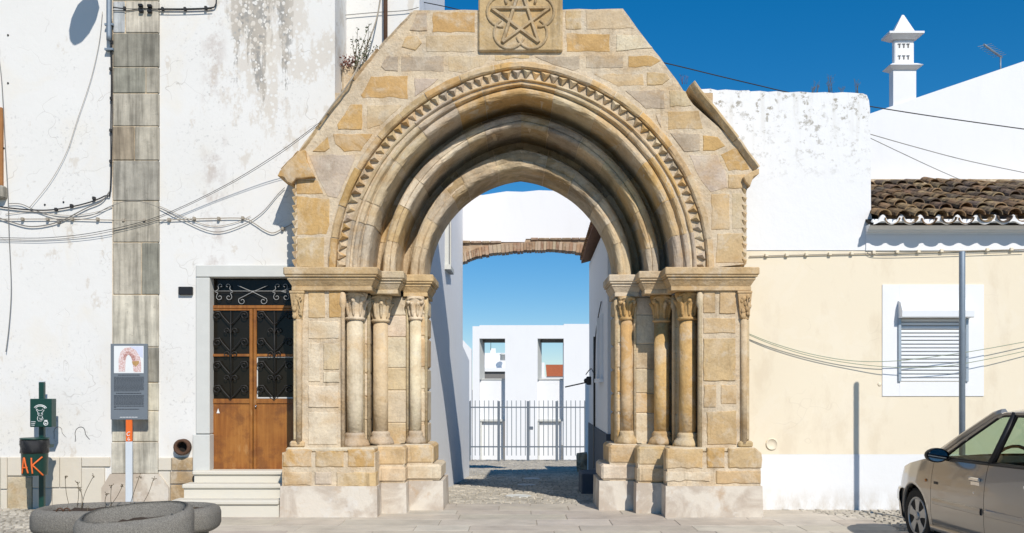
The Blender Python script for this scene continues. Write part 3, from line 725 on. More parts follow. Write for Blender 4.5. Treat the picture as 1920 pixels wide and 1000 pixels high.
for pts, c in [
 (q4(578,540,609,596), TAN), (q4(617,541,642,596), OCH), (q4(578,603,635,635), PAL), (q4(578,643,600,716), PAL), (q4(606,644,636,693), BEI), (q4(578,723,635,764), PAL), (q4(578,773,632,834), PAL), (q4(606,698,636,717), PAL),
 (q4(1319,538,1341,587), TAN), (q4(1349,538,1379,588), TAN), (q4(1319,597,1379,625), TAN), (q4(1319,635,1379,714), TAN), (q4(1320,722,1342,764), TAN), (q4(1352,722,1381,758), TAN), ([(1325,773),(1381,770),(1381,834),(1326,834)], TAN)]:
    poly_stone(pts, c, a=.007)
for pts, c in [
 ([(529,853),(540,843),(584,844),(584,876),(529,876)], OCH), (q4(591,846,644,876), OCH), (q4(651,844,702,876), OCH), (q4(531,885,584,911), BEI), (q4(590,885,622,909), MAU), (q4(630,886,705,914), TAN),
 (q4(1250,842,1318,879), TAN), (q4(1326,840,1359,878), OCH), ([(1366,841),(1418,841),(1428,850),(1428,878),(1366,878)], TAN), (q4(1249,885,1332,903), PAL), (q4(1342,883,1427,907), TAN)]:
    poly_stone(pts, c, 'plinth_stone', Y=-.10, dep=.2, bev=.018)

# ================================================================== LEFT TOWNHOUSE
WY = .5
house = thing('white_townhouse', (-5.5, WY, 0), 'old white limewashed townhouse with stained wall and wooden double door', 'house')
def wx(px, Y=WY): return (px-VX)*(DIST+Y)/FPX
def wz(py, Y=WY): return EYE+(HY-py)*(DIST+Y)/FPX
dx0, dx1 = wx(393), wx(560); dz0, dz1 = .535, wz(520)
for (a, b, c, d) in ((-12, dx0, -.1, 8.6), (dx0, dx1, dz1, 8.6), (dx1, wx(628), -.1, 8.6)):
    MB().box(a, b, WY, WY+.45, c, d).build('wall', M['oldwhite'], house)
MB().box(-12, wx(628), WY+.45, 1.3, 6.0, 8.6).build('wall', M['oldwhite'], house)
MB().box(wx(629), -1.36, 1.3, 1.6, 4.2, 8.4).build('rear_wall', M['oldwhite'], house)
MB().bbox(wx(629)+.002, -1.9, .9, 1.3, 5.0, wz(126, 1.0), .03).build('ledge', M['mortar'], house)
MB().lathe([(.016, 5.4), (.016, 8.5)], (wx(631, .7), .7, 0), 8).build('gutter_pipe', M['frame'], house)
MB().lathe([(.028, 5.6), (.028, 8.3)], (wx(723, 1.2), 1.2, 0), 8).build('down_pipe', M['rust'], house)
# pilaster stones
def fstone(par, x0, y0, x1, y1, c, mat='pil', Y=WY-.035, dep=.2, name='stone', b=.010, g=.0035):
    a, d = at(x0, y1, Y), at(x1, y0, Y); m = MB()
    m.bbox(a.x+g, d.x-g, Y+jit(.003), Y+dep, a.z+g, d.z-g, b)
    return m.build(name, M[mat], par, var(c, .05))
GA, GB, GC, GD = (.38,.35,.29), (.30,.285,.235), (.58,.53,.43), (.46,.42,.34)
MB().box(wx(212), wx(297), WY-.022, WY+.1, .3, 8.5).build('pilaster_core', M['mortar'], house)
yb = [(-160,-80,GA), (-80,2,GC)]
for a, b, c in yb: fstone(house, 211, a, 298, b, c, name='pilaster_stone')
for x0, y0, x1, y1, c in ((211,2,234,62,(.50,.51,.51)),(235,2,298,62,GC),(211,62,298,126,GB),(211,126,273,175,GB),(273,126,298,175,GA),(211,175,298,237,GD),(211,237,252,301,(.36,.30,.22)),(252,237,298,301,GD),(211,301,298,377,GA),
    (211,377,298,455,GD),(211,455,265,553,GD),(265,455,298,553,GB),(210,553,297,651,GC),(210,651,276,718,GC),(276,651,297,718,GB),(210,718,297,771,GC),(209,771,296,829,GC),(208,829,296,889,(.56,.515,.43))):
    fstone(house, x0, y0, x1, y1, c, name='pilaster_stone')
BS = (.70,.635,.52)
for x0, y0, x1, y1, c in ((0,857,13,918,BS),(0,919,13,958,BS),(13,857,60,893,BS),(13,894,60,958,(.50,.42,.30)),(60,857,111,915,BS),(60,916,97,958,BS),(111,857,152,915,BS),(97,916,152,958,BS),(152,857,206,876,BS),(152,877,196,958,BS),
    (296,858,321,883,BS),(321,858,361,883,(.48,.36,.22)),(296,884,319,958,BS),(319,884,362,908,(.47,.37,.25)),(319,909,352,958,(.46,.34,.20)),(-60,857,0,958,BS)):
    fstone(house, x0, y0, x1, y1, c, 'basestone' if c == BS else 'stone', WY-.028, .1, 'base_stone', .008, .003)
m = MB(); prof = [(190,958),(190,915),(196,906),(206,889),(297,889),(308,903),(316,915),(316,958)]
m.xz(xzp(prof, WY-.06), WY-.06, WY+.05).build('pilaster_foot', M['plaster'], house)
# door surround, transom and steps
for x0, y0, x1, y1, Y, nm in ((367,520.5,393,814,WY-.03,'door_jamb'),(361,815,393,884,WY-.045,'door_jamb'),(367,497,562,520,WY-.03,'lintel')):
    a, d = at(x0, y1, Y), at(x1, y0, Y); MB().bbox(a.x, d.x, Y, WY+.2, a.z+.002, d.z-.002, .008).build(nm, M['frame'], house)
DY = WY+.13
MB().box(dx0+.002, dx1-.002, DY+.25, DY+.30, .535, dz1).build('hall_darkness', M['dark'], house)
def dq(px, py, y=DY): return at(px, py, y)
def drect(m, x0, y0, x1, y1, ya, yb_, b=.006):
    a, c = dq(x0, y1, DY), dq(x1, y0, DY); return m.bbox(a.x, c.x, ya, yb_, a.z, c.z, b)
DXL, DXC, DXR = 396, 475, 554
drect(MB(), DXL, 573, DXR, 579, DY-.02, DY+.05).build('transom_bar', M['wood'], house)
drect(MB(), DXL, 521, DXR, 573, DY+.02, DY+.03, .002).build('transom_pane', M['dglass'], house)
def scroll(cx, cz, r, a0, turns, sgn=1, y=DY-.03, n=16):
    return [Vector((cx+r*(1-.78*i/n)*math.cos(R(a0)+sgn*turns*2*math.pi*i/n), y, cz+r*(1-.78*i/n)*math.sin(R(a0)+sgn*turns*2*math.pi*i/n))) for i in range(n+1)]
g = MB(); k = (DIST+DY)/FPX
def gpx(px, py, y=DY-.03): v = at(px, py, DY); return Vector((v.x, y, v.z))
def curl(px, py, r, a0, turns, sgn): c = gpx(px, py); return scroll(c.x, c.z, r*k, a0, turns, sgn)
g.tube([gpx(396,546.5), gpx(545,546.5)], .004, 5)
for sx in (-1, 1):
    cx = 475
    q = curl(cx+sx*20, 565, 8, 90 if sx > 0 else 90, 1.2, -sx); g.tube(spline([gpx(cx-sx*28,536), gpx(cx-sx*12,543), gpx(cx,548), gpx(cx+sx*16,556)], 4)+q[2:], .0045, 5)
    for px in (cx-62*sx*1, cx+45*sx):
        q = curl(px, 558, 7, 90, 1.2, sx); g.tube(spline([gpx(px-sx*8,548), gpx(px-sx*3,550)], 3)+q[2:], .0045, 5)
        q = curl(px+sx*2, 537, 6, 270, 1.0, -sx); g.tube(spline([gpx(px-sx*8,547), gpx(px-sx*3,544)], 3)+q[2:], .0045, 5)
for e in ((546,541),(546,547),(546,552)): g.tube([gpx(528,547), gpx(*e)], .004, 5)
g.build('transom_grille', M['iron_light'], house)
for li, (xl, xr) in enumerate(((DXL, DXC-.7), (DXC+.7, DXR))):
    leaf = MB(); gl = (xl+4, xr-6) if li == 0 else (xl+6, xr-4)
    for x0, y0, x1, y1 in ((xl,579.5,gl[0],883),(gl[1],579.5,xr,883),(gl[0],579.5,gl[1],583),(gl[0],664,gl[1],669),(gl[0],748,gl[1],757),(gl[0],878,gl[1],883)): drect(leaf, x0, y0, x1, y1, DY-.02, DY+.03, .004)
    door = leaf.build('door_leaf', M['wood'], house)
    drect(MB(), gl[0]-.5, 757.3, gl[1]+.5, 878.2, DY-.006, DY+.02, .003).build('door_panel', M['wood'], door)
    for y0, y1 in ((582.5,664.5),(668.5,748.5)): drect(MB(), gl[0]-.5, y0, gl[1]+.5, y1, DY+.006, DY+.012, .001).build('pane', M['dglass'], door)
    if li == 1:
        m = MB(); 
        for x0, y0, x1, y1 in ((gl[0],668.8,gl[1],671),(gl[0],745,gl[1],747.5),(gl[0],671.2,gl[0]+2,744.8)): drect(m, x0, y0, x1, y1, DY-.004, DY+.004, .001)
        m.build('putty_bead', M['frame'], door)
    gr = MB(); c = (gl[0]+gl[1])/2; gw = (gl[1]-gl[0])/2; yv = DY-.045
    def G(px, py): v = at(px, py, DY); return Vector((v.x, yv, v.z))
    gr.tube([G(c,584), G(c,748)], .007, 5)
    for yb0 in (583, 633, 676, 721):
        for sx in (-1, 1):
            q = [Vector((v.x, yv, v.z)) for v in curl(c+sx*(gw-9), yb0+9, 8, 90, 1.25, -sx)]
            gr.tube(spline([G(c, yb0+27), G(c+sx*gw*.45, yb0+10), G(c+sx*(gw-14), yb0+2)], 4)+q[1:], .0065, 5)
    for yb0 in (618, 662, 706):
        for sx in (-1, 1):
            q = [Vector((v.x, yv, v.z)) for v in curl(c+sx*8, yb0+3, 6, 180 if sx > 0 else 0, 1.1, -sx)]; gr.tube([G(c, yb0+10)]+q, .006, 5)
    gr.build('wrought_iron_scroll', M['iron'], door)
    if li == 1: MB().ball(dq(xl+4, 762, DY-.04), .016, 10).build('door_knob', M['chrome'], door)
    else:
        a = [dq(xl+16, 775, DY-.008), dq(xl+10, 775, DY-.008), dq(xl+13, 766, DY-.008)]; a = [Vector((v.x, DY-.0075, v.z)) for v in a]
        MB().prism(a, (0,-.0015,0)).build('triangle_sticker', M['wprint'], door)
for z0, z1, ya, xa, nm in ((.385,.535,.36,350,0),(.21,.385,.12,343,0),(-.02,.21,-.13,300,0)):
    stp = MB(); X0 = wx(362, .4)-(.0 if z0 > .3 else (.05 if z0 > .1 else .1)); X1 = -2.955
    stp.bbox(X0, X1, ya, .62 if z0 > .3 else ya+.30, z1-.055, z1, .012); stp.box(X0+.02, X1, ya+.03, .62 if z0 > .3 else ya+.30, z0-.001, z1-.056)
    stp.build('step', M['step'], house)
# small fittings on the wall
a, d = at(335, 553, WY-.03), at(361, 538, WY-.03)
MB().bbox(a.x, d.x, WY-.05, WY+.01, a.z, d.z, .006).build('meter_plate', M['plastic_blk'], house)
c = at(345, 838, WY); pm = MB()
rowsA = [[(c.x+r*math.cos(t*math.pi/10), yv, c.z+r*math.sin(t*math.pi/10)) for t in range(21)] for r, yv in ((.075,WY-.001),(.105,WY-.01),(.105,WY-.10),(.072,WY-.10),(.068,WY-.002))]
pm.grid(rowsA, True).build('drain_outlet', M['rust'], house)
m = MB(); m.lathe([(.066,0),(.066,.002)], (0,0,0), 16); m.v = [(c.x+v[0], WY-.004-v[2], c.z+v[1]) for v in m.v]; m.build('drain_hole', M['dark'], house)
for i, (px, py) in enumerate(((15,66),(15,156),(119,379),(84,384),(7,278))): MB().ball(at(px, py, WY-.005), .013, 8).build('wall_plug', M['iron'], house)
# shuttered window at the frame edge
x1 = wx(7); zt, zb = wz(203), wz(350)
MB().bbox(x1-1.0, x1+.0, WY-.05, WY+.02, zb, zt, .01).build('shutter', M['wood_old'], house)
for k in range(12):
    z = zb+.05+k*(zt-zb-.1)/11; MB().box(x1-.9, x1-.03, WY-.062, WY-.045, z-.03, z+.012).build('shutter_slat', M['wood_old'], house)
MB().bbox(x1-1.1, wx(14), WY-.12, WY+.02, zb-.17, zb-.005, .02).build('window_sill', M['pil'], house, GA)
# faint spray outlines of two heads
for px, sc_ in ((110, .8), (152, 1)):
    pts_ = [(-14,52),(-13,38),(-14,24),(-11,10),(-3,2),(5,4),(9,14),(11,28),(20,44)]
    MB().tube(spline([at(px+a*.8*sc_, 800+b*.55*sc_, WY-.0005) for a, b in pts_], 4), .0042*sc_, 5).build('spray_outline', M['iron'] if sc_ == 1 else M['greywall'], house)

# ================================================================== PASSAGE
def pwx(Y): return -1.37+.041*(Y-1)
lp = thing('passage_house', (-2.5, 4, 0), 'tall plain white house wall lining the shaded alley', 'house')
prof = [(1.31,-.3),(1.31,8.25),(4.3,8.25),(4.3,7.0),(7.45,7.0),(7.45,-.4)]
m = MB(); n = len(prof); vs = [(pwx(a), a, b) for a, b in prof]+[(-5.5, a, b) for a, b in prof]
m.add(vs, [list(range(n)), list(range(2*n-1, n-1, -1))]+[[i, i+n, (i+1) % n+n, (i+1) % n] for i in range(n)]).build('wall', M['passage'], lp)
m = MB(); vs = [(pwx(7.455), 7.455, z) for z in (-.5, 2.45)]+[(pwx(8.9), 8.9, z) for z in (2.2, -.5)]; m.prism(vs, (-.35,0,0)).build('low_wall', M['passage'], lp)
for Y0, Y1, z0, z1 in ((4.35,4.42,3.7,5.6),(4.95,5.02,3.7,5.6)): MB().box(pwx(4.7)-.05, pwx(4.7)+.05, Y0, Y1, z0, z1).build('window_frame', M['frame'], lp)
MB().box(pwx(4.7)-.05, pwx(4.7)+.09, 4.3, 5.1, 3.62, 3.70).build('window_sill', M['frame'], lp)
MB().box(pwx(4.7)-.04, pwx(4.7)+.024, 4.42, 4.95, 3.7, 5.6).build('window_shutter', M['greywall'], lp)
rp = thing('eaved_passage_house', (3, 4, 0), 'low white house with tiled eave and slate blue plinth along the alley', 'house')
RX0, RX1 = 1.315, 1.40
def rq(Y): return RX0+(RX1-RX0)*(Y-2)/4.7
def slab_wall(z0, z1, out, mat, nm, par, ya=2., yb_=6.7):
    vs = [(rq(ya)-out, ya-out, z0), (rq(yb_)-out, yb_, z0), (4.1, yb_, z0), (4.1, ya-out, z0)]
    return MB().prism(vs, (0,0,z1-z0)).build(nm, M[mat], par)
slab_wall(-.3, 4.02, 0, 'passage', 'wall', rp)
slab_wall(-.31, .93, .02, 'slate_paint', 'plinth', rp)
m = MB(); m.prism([(rq(1.95)-.15, 1.95, 4.16), (rq(6.8)-.15, 6.8, 4.04), (4.2, 6.8, 4.8), (4.2, 1.95, 4.9)], (0,0,.06)).build('roof', M['brownroof'], rp)
for k in range(22):
    Y = 2.0+k*.218; q = MB(); q.lathe([(.085,0),(.075,.34)], (0,0,0), 8, a0=0, a1=math.pi); q.v = [(rq(Y)-.18+v[2]*.96, Y+v[0], 4.19-.11*k/22+v[1]+v[2]*.26) for v in q.v]; q.build('roof_tile', M['tile'], rp, var((.22,.125,.075), .25))
MB().box(rq(3)-.05, rq(3)+.05, 2.85, 2.95, 1.75, 2.75).build('window_frame', M['passage'], rp)
MB().box(rq(3)-.07, rq(3)+.05, 2.8, 3.75, 1.69, 1.75).build('window_sill', M['passage'], rp)
MB().box(rq(3.6)-.05, rq(3.6)+.05, 3.6, 3.7, 1.75, 2.75).build('window_frame', M['passage'], rp)
MB().box(rq(5)-.035, rq(5)+.05, 4.8, 4.9, .2, 2.5).build('drain_pipe', M['iron'], rp)
MB().bbox(1.02, 1.33, 3.25, 4.0, -.12, .24, .015).build('doorstep', M['slate_paint'], label='dark slate blue step block at the foot of the alley wall', cat='step')
MB().box(1.66, 5, 6.72, 11.5, -.6, 1.75).build('yard_wall', M['passage'], label='low shaded yard wall beyond the eaved alley house', cat='wall')
tag(MB().tube(spline([(rq(3.4)-.03, 3.0, 2.95), (rq(3.6)-.03, 3.6, 2.75), (rq(4)-.02, 4.3, 2.5), (rq(4.6)-.03, 4.6, 1.9), (rq(5)-.05, 5.2, 1.95), (rq(5.5)-.12, 5.6, 1.85)], 5), .009, 5).build('wall_wire', M['cable_blk']), 'loose dark wire trailing down the shaded alley house', 'cable')
lb = thing('lamp_bracket', (1.36, 6.2, 1.7), 'thin dark iron bracket arm sticking out of the alley house', 'bracket')
MB().tube([(1.36,6.1,1.72),(.90,6.1,1.62)], .014, 6).build('arm', M['iron'], lb)
m = MB(); m.bbox(1.30, 1.395, 6.04, 6.16, 1.66, 1.82, .02); m.ball((1.30,6.1,1.74), .05, 8); m.build('mount', M['iron'], lb)
# brick-arched wall across the alley
bw = thing('brick_arch_wall', (.1, 7.5, 3.5), 'white wall carried on a flat brick arch across the alley', 'wall')
BY = 7.5
low = [(840,500),(862,493),(885,485),(904,478.6),(940,473.5),(976,470.5),(1003,469),(1030,468.7),(1060,470.5),(1093,474),(1125,480)]
lowp = spline([at(a, b, BY) for a, b in low], 5)
topb = lambda px: 455 if px < 985 else 449
top = [(1125,358),(1100,359),(1060,362),(1040,358),(1010,357),(980,360),(950,359),(930,362),(905,366),(862,366),(830,366)]
up = [at(px, topb(px)-1, BY) for px in (835, 880, 930, 984, 986, 1040, 1125)]
m = MB(); m.xz([(v.x, v.z) for v in up]+[(at(a, b+jit(.6), BY).x, at(a, b, BY).z) for a, b in top], BY, BY+.42).build('wall', M['gable'], bw)
acc = 0
for i in range(len(lowp)-1):
    a, b = lowp[i], lowp[i+1]; px = VX+a.x*FPX/(DIST+BY); tz = at(px, topb(px), BY).z; tz2 = at(VX+b.x*FPX/(DIST+BY), topb(px), BY).z
    for h in range(1 if (b-a).length < .09 else (2 if (b-a).length < .17 else 3)):
        nn = 1 if (b-a).length < .09 else (2 if (b-a).length < .17 else 3)
        p0 = a.lerp(b, h/nn); p1 = a.lerp(b, (h+1)/nn); q = MB(); yy = BY-.01+jit(.012); zl = jit(.012)
        hgt = max(.10, min(tz-p0.z, .17)); g_ = .004
        vs = [(p0.x+g_, yy, p0.z+zl), (p1.x-g_, yy, p1.z+zl), (p1.x-g_+.02*(p1.x-.2), yy, p1.z+hgt), (p0.x+g_+.02*(p0.x-.2), yy, p0.z+hgt)]
        q.prism(vs, (0,.44,0)).build('brick', M['brick'], bw, var(random.choice([(.42,.27,.17),(.48,.34,.23),(.36,.22,.14),(.52,.40,.28)]), .12))
m = MB(); m.xz([(v.x, v.z+.02) for v in lowp]+[(v.x, v.z+.012) for v in reversed(up)], BY+.02, BY+.40).build('brick_backing', M['brick'], bw, (.45,.32,.21))
px = 866
while px < 1110:
    L = random.uniform(12, 24); yb_ = topb(px)
    if not (935 < px < 985): a = at(px, yb_+1.5, BY); b = at(px+L-1, yb_-2.6, BY); MB().bbox(a.x, b.x, BY-.03+jit(.01), BY+.3, a.z, b.z+jit(.006), .006).build('ledge_brick', M['brick'], bw, var((.30,.21,.14), .2))
    px += L
# fence
FY = 18.; fb = at(0, 858, FY).z; fence = thing('bar_fence', (.3, FY, fb), 'grey metal bar fence closing the far end of the alley', 'fence')
bm_, _ = MB().box(-.011, .011, -.011, .011, 0, 1.72).mesh('bar', M['fence'], False)
x = -2.6
while x < 3.3:
    o = bpy.data.objects.new('bar', bm_); col.objects.link(o); place(o, (x, FY, fb+.06), fence); x += .1425
for py in (764, 838): MB().box(-2.7, 3.3, FY-.02, FY+.02, at(0, py, FY).z-.02, at(0, py, FY).z+.02).build('rail', M['fence'], fence)
for px in (935, 990, 1044, 880, 1098): c = at(px, 0, FY).x; MB().box(c-.04, c+.04, FY-.045, FY+.045, fb-.1, fb+1.76).build('post', M['fence'], fence)
c = at(996, 803, FY); MB().bbox(c.x-.06, c.x+.06, FY-.05, FY+.05, c.z-.05, c.z+.05, .01).build('gate_lock', M['fence'], fence)
# boulder and covers
m = MB(); c = at(1092, 872, 11); m.lathe([(.16,0),(.2,.1),(.21,.25),(.2,.4),(.17,.46),(.05,.48)], (c.x+.05, 11, gz(11)-.02), 12, lambda q, z, a: q*(1+.12*math.sin(3*a+z*9)+jit(.06)), False)
m.build('rough_stone', M['rough'], label='dark rough stone block standing against the alley wall', cat='stone')
for px, py, rr_, lb_ in ((997,898,.17,'pale round cover in the shade, the one farther up the alley'), (987,910,.17,'pale round cover in the shade, nearer the archway'), (972,931,.2,'pale round cover in the sunlit cobbles inside the archway')):
    Y = 4
    for _ in range(20): Y = (EYE-gz(Y))*FPX/(py-HY)-DIST
    v = at(px, py, Y); cv = MB(); cv.lathe([(rr_,-.02),(rr_,.012),(rr_*.9,.016),(rr_*.86,.012),(0.01,.012)], (v.x, Y, gz(Y)), 24); cv.build('utility_cover', M['frame'], label=lb_, cat='cover')
# ruined house behind the fence
ru = thing('ruined_house', (1, 34, -2.9), 'roofless white ruin with empty window openings behind the fence', 'ruin')
RY = 34.
def ra(px, py): v = at(px, py, RY); return v.x, v.z
X = [ra(p_, 0)[0] for p_ in (886, 899, 947, 1008, 1057, 1180)]
zt = ra(0, 610)[1]; zl, zs = ra(0, 635)[1], ra(0, 712)[1]; zl2 = ra(0, 787)[1]
def rbox(x0, x1, y0, y1, z0, z1, nm='wall', mt='gable'): return MB().box(x0, x1, y0, y1, z0, z1).build(nm, M[mt], ru)
rbox(X[0], X[1], RY, RY+.9, -2.9, zt-.05); rbox(X[2], X[3], RY, RY+.9, -2.9, zt); rbox(X[4], X[5], RY, RY+.9, -2.9, zt+.06)
for a, b in ((1, 2), (3, 4)):
    rbox(X[a], X[b], RY, RY+.9, zl, zt); rbox(X[a], X[b], RY+.5, RY+.9, zl2, zs)
    MB().prism([(X[a], RY+.1, zs+.001), (X[a]+.22, RY+.9, zs+.001), (X[a], RY+.9, zs+.001)], (0,0,zl-zs-.002)).build('window_reveal', M['frame'], ru)
    rbox(X[a]+.2, X[b]-.001, RY+.6, RY+.9, zl-.16, zl-.001, 'window_lintel', 'greywall'); rbox(X[a], X[b]-.001, RY+.45, RY+.95, zs, zs+.05, 'window_sill', 'frame')
    rbox(X[a]+.1, X[b]-.1, RY+.55, RY+.6, -2.9, zl2-.02, 'lower_door', 'white'); rbox(X[a]+.02, X[a]+.1, RY+.4, RY+.55, -2.9, zl2, 'door_post', 'frame'); rbox(X[a], X[b], RY+.35, RY+.5, zl2-.1, zl2-.001, 'door_lintel', 'frame')
m = MB(); m.prism([(*at(840, 628, 26).xz, 0), ], (0,0,0)) if False else None
v0 = at(846, 620, 25); v1 = at(867, 637, 25); v2 = at(884, 655, 25)
MB().xz([(v0.x, v0.z), (v1.x, v1.z), (v2.x, v2.z), (v2.x, -2.9), (v0.x, -2.9)], 25, 25.5).build('stepped_garden_wall', M['gable'], label='white garden wall with sloping top just left of the ruin', cat='wall')
fh = thing('far_white_house', (-2.4, 62, -2.9), 'distant white house with chimney seen through the left empty window', 'house')
def fx(px, py, Y): v = at(px, py, Y); return v.x, v.z
a, b = fx(896, 690, 62), fx(960, 662, 62); MB().box(a[0], b[0], 62, 68, a[1], b[1]).build('wall', M['gable'], fh)
a, b = fx(896, 720, 60), fx(960, 697, 60); MB().box(a[0], b[0], 60, 61.9, -2.9, b[1]).build('dark_ground_floor', M['greywall'], fh)
a, b = fx(896, 697, 60), fx(960, 690, 60); MB().box(a[0], b[0], 59.8, 61.95, a[1]+.001, b[1]).build('parapet', M['gable'], fh)
a, b = fx(919, 662, 62), fx(929, 653, 62); MB().box(a[0], b[0], 62.5, 63.2, a[1], b[1]).build('chimney', M['gable'], fh)
a, b = fx(938, 676, 61), fx(947, 664, 61); MB().lathe([(.2,0),(.2,.42),(.26,.44),(.1,.55)], ((a[0]+b[0])/2, 61.2, a[1]), 10).build('water_tank', M['frame'], fh)
a = fx(920, 656, 62); MB().tube([(a[0],62.4,a[1]),(a[0],62.4,a[1]+.75)], .02, 5).build('aerial', M['iron'], fh)
oh = thing('far_tiled_house', (3.5, 64, -2.9), 'distant house with orange tiled roof seen through the right empty window', 'house')
a, b = fx(1014, 712, 64), fx(1090, 706, 64); MB().box(a[0], b[0], 64, 70, -2.9, b[1]).build('wall', M['gable'], oh)
a, b = fx(1025, 706, 64), fx(1090, 684, 66); MB().prism([(a[0], 63.9, a[1]+.003), (b[0], 63.9, a[1]+.003), (b[0], 66.5, b[1]), (a[0], 66.5, b[1])], (0,.2,.02)).build('roof', M['roofplain'], oh)
a, b = fx(1013, 706, 65), fx(1021, 680, 65); MB().box(a[0], b[0], 65, 66, a[1], b[1]).build('chimney', M['gable'], oh)

# ================================================================== CREAM HOUSE
CY = .62
ch = thing('cream_house', (6.2, CY, 0), 'cream rendered house with white plinth, roller shutter window and old tiled eave', 'house')
def cq(px, py, Y=CY): return at(px, py, Y)
CX0, CX1 = cq(1395, 0).x, 9.8; zc = cq(0, 471).z; zp = cq(0, 852).z
wl, wr, wt, wb = cq(1686,0).x, cq(1812,0).x, cq(0,597).z, cq(0,716).z
for a, b, c, d in ((CX0, wl, zp, zc), (wl, wr, wt, zc), (wl, wr, zp, wb), (wr, CX1, zp, zc)): MB().box(a, b, CY, CY+.4, c, d).build('wall', M['cream'], ch)
MB().box(CX0, CX1, CY-.006, CY+.4, -.1, zp-.001).build('white_plinth', M['splash'], ch)
a0, a1, b0, b1 = cq(1654,0).x, cq(1844,0).x, cq(0,743).z, cq(0,534).z
m = MB()
for a, b, c, d in ((a0, wl-.001, b0, b1), (wr+.001, a1, b0, b1), (wl, wr, wt+.001, b1), (wl, wr, b0, wb-.001)): m.box(a, b, CY-.012, CY+.1, c, d)
m.build('window_surround', M['gable'], ch)
win = MB().box(wl, wr, CY+.18, CY+.22, wb, wt).build('window', M['dark'], ch)
ns = 17
for k in range(ns):
    z0 = wb+(wt-wb)*k/ns; h = (wt-wb)/ns; yo = CY+.02
    q = MB(); q.prism([(wl+.005, yo+.006, z0+.004), (wl+.005, yo-.004, z0+h*.3), (wl+.005, yo-.003, z0+h*.75), (wl+.005, yo+.006, z0+h-.004), (wl+.005, yo+.012, z0+h*.5)], (wr-wl-.01,0,0)); q.build('shutter_slat', M['shutter'], win)
bx0, bx1 = cq(1683,0).x, cq(1817,0).x; bz0, bz1 = cq(0,597).z, cq(0,564).z
m = MB(); m.prism([(bx0, CY-.013, bz1), (bx0, CY-.10, bz1-.03), (bx0, CY-.155, bz1-.14), (bx0, CY-.15, bz0+.01), (bx0, CY-.13, bz0), (bx0, CY-.013, bz0)], (bx1-bx0,0,0)); m.build('shutter_box', M['shutter'], win)
for xx in (wl-.012, wr-.012): MB().bbox(xx-.012, xx+.026, CY-.04, CY+.012, cq(0,716).z, bz0-.002, .004).build('shutter_rail', M['alu'], win)
c = cq(1447, 833); m = MB(); m.lathe([(.078,0),(.078,.012),(.066,.02),(.064,.014),(.01,.014)], (0,0,0), 24); m.v = [(c.x+v[0], CY-v[2], c.z+v[1]) for v in m.v]; m.build('vent_cap', M['cream'], ch)
for px, py in ((1649,721),(1407,674)): MB().ball(cq(px, py), .028 if px > 1500 else .012, 8, (1,.5,1)).build('wall_fixing', M['cream'], ch)
# eave: cornice, mortar scallops, tiles
EX0 = cq(1637, 0, .35).x; TS = .2395; NC = 15; EX1 = EX0+TS*NC+.1
cor = MB(); zt_ = at(0, 417, .33).z; zb_ = cq(0, 441).z
pr = [(CY, zb_), (CY-.03, zb_), (CY-.03, zb_+.03), (CY-.07, zb_+.035), (CY-.075, zb_+.06), (CY-.11, zb_+.065), (CY-.16, zb_+.10), (CY-.21, zb_+.16), (CY-.25, zb_+.165), (CY-.26, zt_), (CY, zt_)]
cor.prism([(EX0, a, b) for a, b in pr], (EX1-EX0, 0, 0)).build('cornice', M['white'], ch)
MB().box(EX0+.002, EX1, CY-.02, CY+.1, zc+.005, zb_-.002).build('frieze', M['gable'], ch)
MB().box(EX0, CX1, CY, CY+.4, zc+.001, zt_+.02).build('upper_wall', M['gable'], ch)
ey = CY-.30; sl_ = math.tan(R(20))
sc_m = MB(); rows = []; nn = 12
for i in range(NC*nn+1):
    x = EX0+TS*i/nn; ph = 2*math.pi*i/nn; zl_ = zt_-.005+.02*math.cos(ph+math.pi); zu = zl_+.03+.055*max(0, math.cos(ph+math.pi))
    rows.append([(x, ey+.05, zl_), (x, ey+.012, zl_), (x, ey+.012, zu), (x, ey+.05, zu)])
sc_m.grid(rows, False).build('eave_mortar', M['gable'], ch)
rf = MB().prism([(EX0, ey+.05, zt_), (EX0, ey+3.0, zt_+2.95*sl_), (EX1, ey+3.0, zt_+2.95*sl_), (EX1, ey+.05, zt_)], (0,.02,-.03)).build('roof', M['dark'], ch)
def tile_mesh(up, r0=.093, r1=.075, L=.43):
    m = MB(); n = 7; th = .013
    for i in range(2):
        pass
    rows = []
    for (yv, r) in ((0, r0), (L, r1)):
        rows.append([(r*math.cos(math.pi*k/n), yv, up*r*.85*math.sin(math.pi*k/n)) for k in range(n+1)]+[((r-th)*math.cos(math.pi*k/n), yv, up*(r-th)*.85*math.sin(math.pi*k/n)) for k in range(n, -1, -1)])
    rows = [r+[r[0]] for r in rows]
    m.grid(rows, False); k = 2*(n+1)
    for o in (0, k+1):
        for i in range(n): m.f.append([o+i, o+i+1, o+k-2-i, o+k-1-i]); m.sm.append(False)
    return m.mesh('roof_tile', M['tile'], False)[0]
tcov, tch = tile_mesh(1), tile_mesh(-1, .10, .085)
TC = [(.28,.175,.10),(.21,.145,.095),(.36,.23,.125),(.16,.12,.085),(.44,.30,.17),(.20,.15,.11)]
nr = 8
